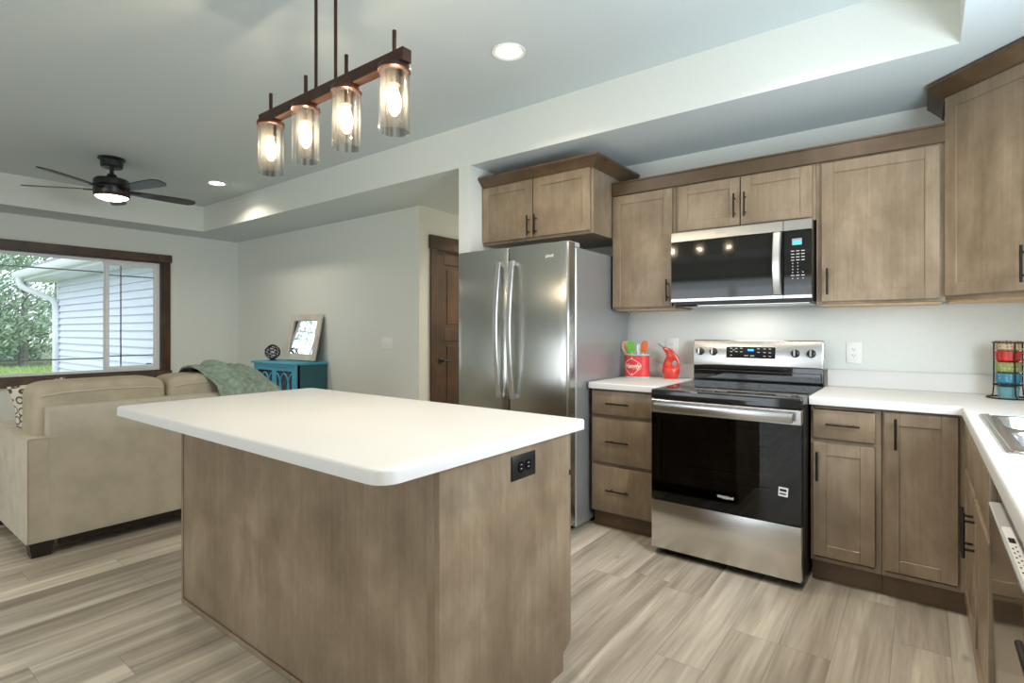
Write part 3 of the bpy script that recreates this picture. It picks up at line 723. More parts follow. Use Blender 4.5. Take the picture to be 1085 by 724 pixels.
# ------------------------------------------------------------------ refrigerator
t = T('refrigerator', 'stainless french-door refrigerator in the alcove left of the drawers', 'refrigerator', (-2.135, 3.2, 0))
FX0, FX1 = -2.588, -1.684
part(MB().box((FX0+0.004, 2.865, 0.025), (FX1-0.004, 3.60, 1.752), 0.006), 'body', MT['fridgeside'], t, 'grey painted sides')
for x in (FX0+0.06, FX1-0.06):
    for y in (2.92, 3.5): part(MB().lathe([(0.02, 0), (0.02, 0.026)], (x, y, 0), 12), 'foot', MT['black'], t)
part(MB().box((FX0+0.01, 2.845, 0.045), (FX1-0.01, 2.866, 1.745)), 'door_gasket', MT['gasket'], t)
def bowed(x0, x1, z0, z1, yb, yf, bow, bev=0.012):
    """door slab whose front face bulges a little across its width"""
    n = 14; pl = []
    for k in range(n+1):
        s = k/n; x = x0+(x1-x0)*s
        edge = min(s, 1-s)*(x1-x0)
        r = 0.020
        drop = (r - math.sqrt(max(0, r*r-(r-min(edge, r))**2))) if edge < r else 0
        pl.append((x, yf - bow*(1-(2*s-1)**2) + drop))
    for k, sx in ((1, 0.004), (2, 0.012)):
        pass
    pl = [(x0, yf+0.02)] + [(x0+(x1-x0)*s, yf+d) for s, d in ((0.004, 0.010), (0.015, 0.003))] + [(x0+(x1-x0)*s, yf-bow*(1-(2*s-1)**2)) for s in [0.04+0.92*k/12 for k in range(13)]] + [(x0+(x1-x0)*s, yf+d) for s, d in ((0.985, 0.003), (0.996, 0.010))] + [(x1, yf+0.02)]
    out = pl + [(x1, yb), (x0, yb)]
    return MB().prism(out, z0, z1, bev=0.004, seg=2)
XM = -2.140
for k, (x0, x1) in enumerate(((FX0, XM-0.003), (XM+0.003, FX1))):
    d = part(bowed(x0, x1, 0.70, 1.778, 2.845, 2.768, 0.014), 'door', MT['steel'], t)
    hx = XM-0.055 if k == 0 else XM+0.055; sg = -1 if k == 0 else 1
    loops = []
    for q in range(25):
        s = q/24; z = 0.80+(1.685-0.80)*s; bow = math.sin(PI*s)
        y = 2.735-0.040*bow; x = hx + (-sg)*0.0*bow
        loops.append([(x-0.017, y+0.002, z), (x-0.014, y-0.007, z), (x+0.014, y-0.007, z), (x+0.017, y+0.002, z), (x+0.013, y+0.007, z), (x-0.013, y+0.007, z)])
    b = MB().loft(loops)
    for z in (0.815, 1.67): b.box((hx-0.011, 2.728, z-0.014), (hx+0.011, 2.762, z+0.014), 0.003)
    part(b, 'handle', MT['satin'], d)
    if k == 1:
        b = MB().text('Whirlpool', 0.030, Matrix.Translation((-1.848, 2.7563, 1.697)) @ Matrix.Rotation(PI/2, 4, 'X'), 0.0, 0.001, 0.0006)
        b.ring((0, 0, 0), 0.028, 0.0012, 30, 5, Matrix.Translation((-1.846, 2.7565, 1.697)) @ Matrix.Rotation(PI/2, 4, 'X') @ Matrix.Rotation(0.35, 4, 'Z') @ Matrix.Scale(0.4, 4, (0, 1, 0)))
        part(b, 'brand_lettering', MT['logo'], d)
d = part(bowed(FX0, FX1, 0.06, 0.69, 2.845, 2.768, 0.014), 'freezer_drawer', MT['steel'], t)
b = MB().tube([(FX0+0.12, 2.715, 0.615), (FX1-0.12, 2.715, 0.615)], 0.012, 12)
for x in (FX0+0.15, FX1-0.15): b.box((x-0.012, 2.715, 0.605), (x+0.012, 2.76, 0.625), 0.003)
part(b, 'handle', MT['satin'], d)
for x in (FX0+0.05, FX1-0.05):
    part(MB().box((x-0.045, 2.80, 1.752), (x+0.038, 2.93, 1.786), 0.010, seg=3), 'hinge_cover', MT['control'], t)

# ------------------------------------------------------------------ range
t = T('range', 'stainless electric range with black glass oven door and cooktop', 'range', (-0.82, 3.2, 0))
RX0, RX1 = -1.196, -0.444
b = MB(); b.box((RX0+0.002, 2.885, 0.03), (RX0+0.022, 3.60, 0.895)); b.box((RX1-0.022, 2.885, 0.03), (RX1-0.002, 3.60, 0.895))
b.box((RX0+0.022, 3.58, 0.03), (RX1-0.022, 3.60, 0.895)); b.box((RX0+0.022, 2.885, 0.86), (RX1-0.022, 3.58, 0.895)); b.box((RX0+0.022, 2.885, 0.03), (RX1-0.022, 3.58, 0.05))
part(b, 'body', MT['black'], t)
for x in (RX0+0.05, RX1-0.05):
    for y in (2.95, 3.5): part(MB().lathe([(0.016, 0), (0.016, 0.031)], (x, y, 0), 10), 'foot', MT['black'], t)
b = MB().prism(rrect(RX0-0.001, 2.845, RX1+0.001, 3.56, 0.012), 0.866, 0.913, bev=0.008, pred=lambda c: True)
ct = part(b, 'cooktop', MT['cook'], t)
for x, y, r in ((-1.01, 3.04, 0.115), (-0.63, 3.04, 0.095), (-1.01, 3.36, 0.08), (-0.63, 3.36, 0.105), (-0.82, 3.40, 0.05)):
    part(MB().lathe([(r-0.0025, 0.9131), (r, 0.9133), (r+0.0005, 0.9131)], (x, y, 0), 48, caps=False), 'burner_ring', MT['gasket'], ct)
# backguard
b = MB(); b.box((RX0+0.004, 3.545, 0.905), (RX1-0.004, 3.60, 1.02)); b.box((RX0+0.012, 3.535, 0.925), (RX1-0.012, 3.546, 0.985), 0.003)
part(b, 'backguard_base', MT['gloss'], t)
Mb = frame((0, 3.548, 1.012), (1, 0, 0), (0, -1, 0)) @ Matrix.Rotation(math.radians(-7), 4, 'X')
bg_ = part(MB().box((RX0+0.001, 0.0, -0.03), (RX1-0.001, 0.167, 0.016), 0.008, Mb, 3), 'backguard_panel', MT['steelx'], t)
b = MB().box((-0.985, 0.052, 0.0158), (-0.700, 0.122, 0.018), 0.001, Mb); dp = part(b, 'control_display', MT['gloss'], bg_)
part(MB().box((-0.857, 0.097, 0.0180), (-0.822, 0.109, 0.0184), 0, Mb), 'clock', MT['blue'], dp)
b = MB()
for x, y in ((-.955, .112), (-.925, .112), (-.895, .113), (-.955, .092), (-.925, .092), (-.895, .091), (-.955, .069), (-.865, .068), (-.830, .068), (-.795, .112), (-.795, .090), (-.760, .112), (-.730, .112), (-.760, .090), (-.730, .089), (-.760, .067), (-.730, .067), (-.940, .102)):
    w_ = 0.007 if y != .068 else 0.012
    b.box((x-w_, y-0.0022, 0.0180), (x+w_, y+0.0022, 0.0183), 0, Mb)
part(b, 'button_print', MT['icon'], dp)
for x in (-1.150, -1.066, -0.592, -0.508):
    b = MB().lathe([(0.024, 0.0), (0.024, 0.004), (0.020, 0.008), (0.018, 0.026), (0.015, 0.029), (0, 0.029)], (0, 0, 0), 24, M=Mb @ Matrix.Translation((x, 0.088, 0.016)))
    k_ = part(b, 'knob', MT['black'], bg_)
    part(MB().box((x-0.005, 0.068, 0.040), (x+0.005, 0.108, 0.056), 0.003, Mb), 'knob_grip', MT['satin'], k_)
# oven door
YD = 2.842; MO = frame((0, YD, 0), (1, 0, 0), (0, -1, 0))
b = MB(); b.box((RX0+0.006, 0.312, -0.04), (-0.99, 0.855, -0.006), 0, MO); b.box((-0.585, 0.312, -0.04), (RX1-0.006, 0.855, -0.006), 0, MO)
b.box((-0.99, 0.755, -0.04), (-0.585, 0.855, -0.006), 0, MO); b.box((-0.99, 0.312, -0.04), (-0.585, 0.455, -0.006), 0, MO)
od = part(b, 'oven_door', MT['gloss'], t)
part(MB().box((RX0+0.005, 0.310, -0.004), (RX1-0.005, 0.790, 0.0), 0, MO), 'door_glass', MT['ovenglass'], od)
b = MB().box((RX0+0.004, 0.788, -0.04), (RX1-0.004, 0.858, 0.003), 0.003, MO); part(b, 'top_band', MT['steelx'], od)
b = MB(); b.box((-1.160, 0.802, 0.036), (-0.480, 0.848, 0.050), 0.003, MO, 2)
for x in (-1.13, -0.51): b.box((x-0.02, 0.812, 0.002), (x+0.02, 0.840, 0.036), 0.004, MO)
part(b, 'handle', MT['steelx'], od)
b = MB().text('Whirlpool', 0.019, MO @ Matrix.Translation((-0.795, 0.385, 0.0008)), 0, 0.0006, 0.0006)
b.ring((0, 0, 0), 0.017, 0.0008, 30, 5, MO @ Matrix.Translation((-0.793, 0.385, 0.001)) @ Matrix.Rotation(0.35, 4, 'Z') @ Matrix.Scale(0.4, 4, (0, 1, 0)))
part(b, 'brand_lettering', MT['logo'], od)
Ms = MO @ Matrix.Translation((-0.527, 0.462, 0.0)) @ Matrix.Rotation(-0.06, 4, 'Z')
st = part(MB().box((-0.021, -0.022, 0.0002), (0.021, 0.022, 0.001), 0, Ms), 'sticker', MT['label'], od)
b = MB(); b.box((-0.016, 0.002, 0.001), (0.015, 0.014, 0.0014), 0, Ms); b.box((-0.016, -0.013, 0.001), (0.013, -0.006, 0.0014), 0, Ms); part(b, 'sticker_print', MT['navy'], st)
# cavity with two racks
b = MB(); x0, x1, z0, z1 = -1.06, -0.515, 0.40, 0.82
b.box((x0-0.01, 2.90, z0-0.01), (x0, 3.40, z1)); b.box((x1, 2.90, z0-0.01), (x1+0.01, 3.40, z1)); b.box((x0, 2.90, z0-0.01), (x1, 3.40, z0)); b.box((x0, 2.90, z1-0.01), (x1, 3.40, z1)); b.box((x0, 3.39, z0), (x1, 3.40, z1-0.01))
part(b, 'oven_cavity', MT['cavity'], t)
for z in (0.50, 0.655):
    b = MB()
    for y in (2.92, 3.37): b.tube([(x0, y, z), (x1, y, z)], 0.0035, 6)
    for k in range(15): b.tube([(x0+0.02+k*(x1-x0-0.04)/14, 2.92, z), (x0+0.02+k*(x1-x0-0.04)/14, 3.37, z)], 0.002, 5)
    part(b, 'oven_rack', MT['chrome'], t)
part(MB().box((RX0+0.004, 0.042, -0.04), (RX1-0.004, 0.305, 0.0), 0.005, MO, 2), 'storage_drawer', MT['steelx'], t)

# ------------------------------------------------------------------ microwave
t = T('microwave', 'stainless over-the-range microwave with black glass door', 'microwave', (-0.845, 3.42, 1.392))
MX0, MX1, MY = -1.228, -0.460, 3.232
MM = frame((0, MY, 0), (1, 0, 0), (0, -1, 0))
part(MB().box((MX0+0.002, MY+0.03, 1.394), (MX1-0.002, YB-0.002, 1.838), 0.003), 'case', MT['black'], t)
XS = -0.598
d = part(MB().box((MX0, 1.415, -0.03), (XS-0.002, 1.778, 0.0), 0.003, MM), 'door', MT['mwglass'], t)
part(MB().box((MX0, 1.779, -0.03), (XS-0.002, 1.838, 0.004), 0.003, MM), 'top_trim', MT['steelx'], d)
part(MB().box((MX0, 1.412, -0.005), (XS-0.002, 1.432, 0.003), 0.002, MM), 'bottom_trim', MT['steelx'], d)
loops = []
for q in range(21):
    s = q/20; z = 1.436+(1.775-1.436)*s; x = XS-0.030-0.0*s; y = 0.010+0.030*math.sin(PI*s)
    loops.append([MM @ Vector(p) for p in ((x-0.022, z, y), (x-0.016, z, y+0.009), (x+0.016, z, y+0.009), (x+0.022, z, y), (x+0.016, z, y-0.005), (x-0.016, z, y-0.005))])
b = MB().loft(loops); b.box((XS-0.045, 1.44, 0), (XS-0.015, 1.46, 0.012), 0.002, MM); b.box((XS-0.045, 1.752, 0), (XS-0.015, 1.772, 0.012), 0.002, MM)
part(b, 'handle', MT['satin'], d)
b = MB().text('Whirlpool', 0.014, MM @ Matrix.Translation((-0.93, 1.808, 0.0042)), 0, 0.0004); part(b, 'brand_lettering', MT['slot'], d)
cp = part(MB().box((XS, 1.415, -0.03), (MX1, 1.778, 0.0), 0.003, MM), 'control_panel', MT['mwglass'], t)
part(MB().box((XS, 1.779, -0.03), (MX1, 1.838, 0.004), 0.003, MM), 'top_trim', MT['steelx'], cp)
part(MB().box((XS, 1.412, -0.005), (MX1, 1.432, 0.003), 0.002, MM), 'bottom_trim', MT['steelx'], cp)
ds_ = part(MB().box((-0.556, 1.700, 0.0), (-0.508, 1.735, 0.0008), 0, MM), 'display', MT['slot'], cp)
part(MB().box((-0.550, 1.703, 0.0008), (-0.512, 1.722, 0.0012), 0, MM), 'clock', MT['blue'], ds_)
b = MB()
for r_ in range(10):
    for c_ in range(3):
        z = 1.668-0.0165*r_; x = -0.553+0.025*c_; ww = 0.008 if r_ in (0, 1, 2, 3, 8) else 0.003
        if r_ in (4, 5, 6) and c_ == 2: continue
        b.box((x-ww, z-0.002, 0), (x+ww, z+0.002, 0.0006), 0, MM)
part(b, 'button_print', MT['icon'], cp)
b = MB(); b.box((MX0+0.02, MY+0.06, 1.386), (MX1-0.02, 3.60, 1.394), 0.002)
part(b, 'vent_grille', MT['satin'], t)
d_ = bpy.data.lights.new('cooktop_lamp', 'AREA'); d_.shape = 'RECTANGLE'; d_.size = 0.30; d_.size_y = 0.06; d_.energy = 1.0; d_.color = (1.0, 0.93, 0.82)
o_ = bpy.data.objects.new('cooktop_lamp', d_); COL.objects.link(o_); o_.parent = t; o_.location = (0.0, 0.02, -0.014)
b = MB(); b.box((MX0+0.01, MY+0.04, 1.383), (MX0+0.14, MY+0.09, 1.393), 0.002); part(b, 'filter_tab', MT['bronze'], t)

# ------------------------------------------------------------------ pendant light
PY, PZ = 1.22, 2.143
t = T('pendant_light', 'bronze linear pendant with four ribbed glass shades above the island', 'pendant light', (-1.842, PY, PZ))
b = MB().box((-2.315, PY-0.020, PZ), (-1.372, PY+0.020, PZ+0.045), 0.002); part(b, 'bar', MT['rust'], t)
for x in (-1.905, -1.775): part(MB().tube([(x, PY, PZ+0.04), (x, PY, CH-0.02)], 0.0065, 10), 'rod', MT['rust'], t)
part(MB().box((-1.97, PY-0.06, CH-0.025), (-1.71, PY+0.06, CH-0.001), 0.003), 'canopy', MT['rust'], t)
for k in range(4):
    x = -2.247+0.270*k
    part(MB().tube([(x, PY, PZ+0.04), (x, PY, PZ+0.125)], 0.0075, 10), 'finial', MT['rust'], t)
    b = MB().lathe([(0, 0), (0.054, 0), (0.056, -0.004), (0.056, -0.016), (0.050, -0.018), (0.022, -0.020), (0.021, -0.062), (0.0, -0.064)], (x, PY, PZ), 32)
    so = part(b, 'socket', MT['rust'], t)
    b = MB(); R, zt, zb = 0.0525, PZ-0.012, PZ-0.222
    prof = [(R, zt), (R, zb), (R-0.004, zb), (R-0.004, zt)]
    b.loft([[(x+r*math.cos(2*PI*i/40), PY+r*math.sin(2*PI*i/40), z) for i in range(40)] for r, z in prof+[prof[0]]], False, False)
    part(b, 'glass_shade', MT['rib'], t)
    b = MB().lathe([(0.0, -0.064), (0.011, -0.066), (0.013, -0.080), (0.022, -0.105), (0.0245, -0.122), (0.020, -0.148), (0.008, -0.166), (0, -0.168)], (x, PY, PZ), 20)
    part(b, 'bulb', MT['bulb'], so)
    d = bpy.data.lights.new('filament', 'POINT'); d.shadow_soft_size = 0.005; d.energy = PEND_W; d.color = (1.0, 0.78, 0.52)
    o = bpy.data.objects.new('filament', d); COL.objects.link(o); o.parent = so; o.location = (x+1.842, 0, -0.118)

# ------------------------------------------------------------------ recessed lights
def can(x, y, label, z=CH, watt=CAN_W):
    t = T('recessed_light', label, 'recessed light', (x, y, z), 'round recessed ceiling lights')
    part(MB().lathe([(0.068, -0.001), (0.088, -0.001), (0.092, -0.005), (0.088, -0.010), (0.070, -0.006), (0.068, -0.001)], (x, y, z), 40, caps=False), 'trim_ring', MT['white'], t)
    part(MB().lathe([(0, -0.004), (0.068, -0.004)], (x, y, z), 40, caps=False), 'lens', MT['canled'], t, recalc=True)
    d = bpy.data.lights.new('can_beam', 'AREA'); d.shape = 'DISK'; d.size = 0.13; d.energy = watt; d.color = (1.0, 0.87, 0.72)
    d.spread = math.radians(140)
    o = bpy.data.objects.new('can_beam', d); COL.objects.link(o); o.parent = t; o.location = (0, 0, -0.012)
can(-1.761, 2.282, 'round recessed ceiling light in front of the refrigerator')
can(-5.705, 2.528, 'round recessed ceiling light over the living room, right of the fan', watt=9)
for x, y, w_ in ((-5.70, 0.30, 8), (-3.70, -0.90, 10), (-1.76, -0.70, 6), (-0.40, 0.55, 10), (-0.40, 2.282, 12)):  # unseen cans, added for the fill light the rooms need
    can(x, y, 'recessed ceiling light added for fill, out of view above or behind the camera', CH, w_)
can(-3.3, 4.7, 'unseen recessed ceiling light added to brighten the hall', CL, 20)  # out of sight; put in to light up the hall wall

# ------------------------------------------------------------------ ceiling fan
FX, FY = -5.62, 1.61
t = T('ceiling_fan', 'dark five-blade ceiling fan with a light, in the living room', 'ceiling fan', (FX, FY, 2.40))
part(MB().lathe([(0.0, 2.739), (0.100, 2.739), (0.102, 2.725), (0.085, 2.715), (0.082, 2.665), (0.074, 2.655), (0, 2.655)], (FX, FY, 0), 32), 'canopy', MT['black'], t)
part(MB().tube([(FX, FY, 2.66), (FX, FY, 2.58)], 0.016, 14), 'downrod', MT['black'], t)
b = MB().lathe([(0, 2.60), (0.032, 2.60), (0.045, 2.565), (0.120, 2.555), (0.132, 2.540), (0.132, 2.500), (0.126, 2.492), (0.132, 2.484), (0.132, 2.425), (0.126, 2.415), (0, 2.415)], (FX, FY, 0), 40)
part(b, 'motor_housing', MT['black'], t)
b = MB().lathe([(0, 2.372), (0.070, 2.376), (0.110, 2.392), (0.124, 2.415)], (FX, FY, 0), 36, caps=False); part(b, 'light_lens', MT['fanled'], t)
part(MB().lathe([(0.123, 2.425), (0.131, 2.425), (0.131, 2.402), (0.123, 2.400), (0.123, 2.425)], (FX, FY, 0), 36, caps=False), 'light_ring', MT['rust'], t)
for k in range(5):
    a = math.radians(15+72*k); pts = []
    o_ = [(0.13, -0.040), (0.24, -0.052), (0.50, -0.066), (0.60, -0.066), (0.645, -0.050), (0.662, -0.02), (0.655, 0.03), (0.62, 0.058), (0.50, 0.062), (0.24, 0.050), (0.13, 0.040)]
    M = Matrix.Translation((FX, FY, 2.463)) @ Matrix.Rotation(a, 4, 'Z') @ Matrix.Rotation(math.radians(-11), 4, 'X')
    bl = part(MB().prism(o_, -0.004, 0.004, M=M), 'blade', MT['black'], t)
    part(MB().box((0.10, -0.022, -0.010), (0.21, 0.022, -0.004), 0.002, M), 'blade_iron', MT['bronze'], bl)

# ------------------------------------------------------------------ wall plates
def plate(name, x0, x1, z0, z1, y, label, cat, kind):
    t = T(name, label, cat, ((x0+x1)/2, y, z0))
    M = frame((0, y, 0), (1, 0, 0), (0, -1, 0)); xc = (x0+x1)/2; zc = (z0+z1)/2
    part(MB().box((x0, z0, 0.0005), (x1, z1, 0.006), 0.003, M, 2), 'cover_plate', MT['white'], t)
    if kind == 'outlet':
        b = MB(); b.prism(rrect(xc-0.017, zc-0.034, xc+0.017, zc+0.034, 0.004), 0.006, 0.0075, M=M); rc = part(b, 'receptacle', MT['white'], t)
        for dz in (-0.018, 0.018):
            part(MB().box((xc-0.008, zc+dz, 0.0075), (xc-0.005, zc+dz+0.009, 0.0078), 0, M), 'socket_slot', MT['slot'], rc)
            part(MB().box((xc+0.004, zc+dz, 0.0075), (xc+0.007, zc+dz+0.008, 0.0078), 0, M), 'socket_slot', MT['slot'], rc)
            part(MB().prism(rrect(xc-0.003, zc+dz-0.009, xc+0.003, zc+dz-0.004, 0.002, 2), 0.0075, 0.0078, M=M), 'ground_slot', MT['slot'], rc)
    else:
        for k in (-1, 0, 1): part(MB().box((xc+k*0.046-0.005, zc-0.011, 0.006), (xc+k*0.046+0.005, zc+0.011, 0.012), 0.002, M), 'toggle', MT['white'], t)
plate('wall_outlet', -0.345, -0.268, 1.050, 1.172, YB, 'white wall outlet right of the range', 'outlet', 'outlet')
plate('wall_outlet', -1.420, -1.330, 1.06, 1.185, YB, 'white wall outlet behind the red oil bottle', 'outlet', 'outlet')
plate('light_switch', -4.395, -4.220, 1.048, 1.165, YL, 'white triple light switch on the living room wall', 'light switch', 'switch')

# ------------------------------------------------------------------ counter items
cx, cy = -1.553, 3.455
t = T('utensil_tin', 'red tin with white lettering holding utensils beside the refrigerator', 'utensil holder', (cx, cy, ZC1))
def tin(rx, ry, z0, z1, th=0.003):
    f = lambda r, z: [(cx+(rx-r)*math.cos(2*PI*i/40), cy+(ry-r)*math.sin(2*PI*i/40), z) for i in range(40)]
    return MB().loft([f(th, z0+0.004), f(0, z0), f(0, z1), f(th, z1), f(th, z0+0.004)], True, False)
part(tin(0.088, 0.062, ZC1+0.008, ZC1+0.156), 'body', MT['red'], t)
for z in (ZC1+0.004, ZC1+0.158):
    b = MB()
    f = lambda r, zz: [(cx+(0.089+r)*math.cos(2*PI*i/40), cy+(0.063+r)*math.sin(2*PI*i/40), zz) for i in range(40)]
    b.loft([f(0, z-0.004), f(0.002, z), f(0, z+0.006), f(-0.006, z+0.006), f(-0.006, z-0.004), f(0, z-0.004)], False, False)
    part(b, 'rim_band', MT['aqua'], t)
Mt = Matrix.Translation((cx-0.012, cy-0.0632, ZC1+0.082)) @ Matrix.Rotation(PI/2, 4, 'X')
b = MB().text('Vangly', 0.044, Mt, 0.35, 0.0012, 0.0008)
def wrap_tin(b):
    for v in b.bm.verts:
        dx = max(-0.086, min(0.086, v.co.x-cx)); v.co.y += 0.0632 - 0.062*math.sqrt(max(0.0, 1-(dx/0.088)**2)) 
    return b
pts = []
for i in range(65):
    a = 2*PI*i/64; r = 1.0 + 0.10*math.cos(4*a)
    x = 0.064*math.cos(a)*(1.0); y = 0.036*math.sin(a)*(1.0+0.35*max(0, math.sin(a)**8)+0.35*max(0, (-math.sin(a)))**8)
    pts.append((x*1.0, y, 0.0))
b.tube(pts, 0.0016, 6, Mt)
for sg in (-1, 1): b.tube([(0, sg*0.048, 0), (0.003, sg*0.056, 0), (0, sg*0.064, 0)], [0.003, 0.002, 0.0008], 6, Mt)
part(wrap_tin(b), 'lettering', MT['cream'], t)
def paddle(name, mat, hmat, label, p0, p1, w, hl, tilt):
    """spatula: stick from p0 up to p1, then a blade of width w and length hl"""
    p0 = Vector(p0); p1 = Vector(p1); d = (p1-p0).normalized()
    s = Vector((1, 0, 0)); s = (s - d*s.dot(d)).normalized(); s = (Matrix.Rotation(tilt, 4, d) @ s); n = d.cross(s)
    t = T(name, label, 'utensil', p0)
    part(MB().tube([p0, p1, p1+d*0.01], 0.0055, 10), 'stick', hmat, t)
    loops = []
    for q in range(9):
        u = q/8; ww = w*(0.35+0.65*math.sin(PI*min(0.5, u*0.9+0.08)))*(1 if u < 0.85 else (0.86 if u < 0.95 else 0.55)); th = 0.005*(1-0.4*u)
        c_ = p1+d*hl*u
        loops.append([c_+s*ww*a+n*th*b_ for a, b_ in ((-0.5, -0.2), (-0.3, -0.5), (0.3, -0.5), (0.5, -0.2), (0.5, 0.2), (0.3, 0.5), (-0.3, 0.5), (-0.5, 0.2))])
    part(MB().loft(loops), 'blade', mat, t)
paddle('wooden_spoon', MT['spoon'], MT['spoon'], 'pale wooden spoon leaning left in the red tin', (cx-0.035, cy, ZC1+0.01), (cx-0.074, cy+0.01, ZC1+0.165), 0.056, 0.085, 0.3)
paddle('spatula', MT['green'], MT['spoon'], 'green spatula standing in the red tin', (cx-0.01, cy-0.01, ZC1+0.01), (cx-0.030, cy-0.015, ZC1+0.165), 0.054, 0.088, 0.2)
paddle('spatula', MT['orange'], MT['cream'], 'orange spatula standing at the right of the red tin', (cx+0.02, cy, ZC1+0.01), (cx+0.046, cy, ZC1+0.165), 0.058, 0.090, -0.3)
paddle('spatula', MT['white'], MT['white'], 'slim cream spatula in the middle of the red tin', (cx, cy+0.02, ZC1+0.01), (cx-0.002, cy+0.03, ZC1+0.16), 0.026, 0.070, 1.0)
paddle('wooden_spoon', MT['cream'], MT['cream'], 'thin cream spoon behind the wooden spoon in the red tin', (cx-0.045, cy+0.02, ZC1+0.01), (cx-0.104, cy+0.03, ZC1+0.205), 0.020, 0.030, 0.3)

# red oil bottle with a hole through its shoulder
ox, oy = -1.342, 3.53
t = T('oil_bottle', 'red ceramic oil bottle with a pierced handle, left of the range', 'bottle', (ox, oy, ZC1))
b = MB()
body = [(0.0, 0.0), (0.040, 0.0), (0.046, 0.006), (0.056, 0.032), (0.060, 0.050), (0.0595, 0.060), (0.056, 0.070)]
loops = [[(ox+r*math.cos(2*PI*i/28), oy+0.92*r*math.sin(2*PI*i/28), ZC1+z) for i in range(28)] for r, z in body[1:]]
loops += [[(ox+r*math.cos(2*PI*i/28), oy+0.92*r*math.sin(2*PI*i/28), ZC1+z) for i in range(28)] for r, z in ((0.049, 0.077), (0.036, 0.083), (0.02, 0.086))]
b.loft(loops)
V3 = lambda x, z: Vector((ox+x, oy, ZC1+z))
def flat_tube(b, pts, rs, fy):
    k = MB().tube(pts, rs, 18)
    for v in k.bm.verts: v.co.y = oy+(v.co.y-oy)*fy
    b.merge(k.bm)
flat_tube(b, [V3(-0.014, 0.045), V3(-0.018, 0.068), V3(-0.024, 0.098), V3(-0.012, 0.128), V3(0.006, 0.146), V3(-0.002, 0.165), V3(-0.020, 0.184), V3(-0.052, 0.206)], [0.046, 0.042, 0.030, 0.027, 0.035, 0.030, 0.022, 0.011], 0.72)
flat_tube(b, [V3(0.036, 0.055), V3(0.051, 0.080), V3(0.053, 0.105), V3(0.044, 0.130), V3(0.022, 0.152)], [0.024, 0.0115, 0.0095, 0.013, 0.022], 0.9)
bo = part(b, 'body', MT['coral'], t, smooth=60)
part(MB().tube([V3(-0.050, 0.205), V3(-0.064, 0.215), V3(-0.092, 0.237)], [0.008, 0.0045, 0.0035], 10), 'pour_spout', MT['chrome'], t)

# mug rack and mugs
mx, my = 0.330, 3.47
t = T('mug_rack', 'dark wire rack holding stacked mugs in the counter corner', 'mug rack', (mx, my, ZC1))
b = MB()
b.ring((mx, my, ZC1+0.004), 0.078, 0.0035, 40, 8)
b.ring((mx, my, ZC1+0.066), 0.054, 0.003, 36, 8); b.ring((mx, my, ZC1+0.268), 0.056, 0.003, 36, 8)
for k in range(4):
    a = math.radians(20+90*k); c_, s_ = math.cos(a), math.sin(a)
    b.tube([(mx+0.078*c_, my+0.078*s_, ZC1+0.004), (mx+0.060*c_, my+0.060*s_, ZC1+0.018), (mx+0.056*c_, my+0.056*s_, ZC1+0.066), (mx+0.056*c_, my+0.056*s_, ZC1+0.268)], 0.0032, 8)
for k in range(2):
    a = math.radians(20+90*k); c_, s_ = math.cos(a)*0.054, math.sin(a)*0.054
    b.tube([(mx-c_, my-s_, ZC1+0.064), (mx+c_, my+s_, ZC1+0.064)], 0.0025, 6)
part(b, 'wire_frame', MT['bronze'], t)
def mug(k, z, mat, label, base=None, h=0.052):
    t = T('mug', label, 'mug', (mx, my, z), 'mugs stacked in the wire rack')
    r = 0.0475
    part(MB().lathe([(0, 0.0), (r-0.012, 0.0), (r-0.008, 0.004), (r-0.001, 0.010), (r, h-0.001), (r-0.002, h), (r-0.004, h-0.001), (r-0.006, 0.012), (0, 0.010)], (mx, my, z), 36), 'cup', mat, t)
    a = math.radians(-10)
    P = lambda rr, zz: (mx+rr*math.cos(a), my+rr*math.sin(a), z+zz)
    part(MB().tube([P(r-0.001, h*0.84), P(r+0.018, h*0.82), P(r+0.027, h*0.55), P(r+0.020, h*0.25), P(r-0.001, h*0.18)], 0.0045, 10), 'handle', mat, t)
    if base: part(base, 'foot', MT['blue_plain'], t)
mug(0, ZC1+0.069, MT['blue_mug'], 'blue patterned mug at the bottom of the wire rack', None)
mug(1, ZC1+0.1215, MT['green_mug'], 'olive green patterned mug second from the bottom of the rack')
mug(2, ZC1+0.174, MT['red_mug'], 'red patterned mug second from the top of the rack')
mug(3, ZC1+0.2265, MT['tan_mug'], 'tan patterned mug at the top of the wire rack', None, 0.05)
t = T('cup', 'plain teal cup under the wire rack mugs', 'cup', (mx, my, ZC1+0.001))
part(MB().lathe([(0, 0), (0.033, 0), (0.036, 0.003), (0.043, 0.056), (0.041, 0.0565), (0.034, 0.006), (0, 0.005)], (mx, my, ZC1+0.001), 36), 'cup_body', MT['blue_plain'], t)

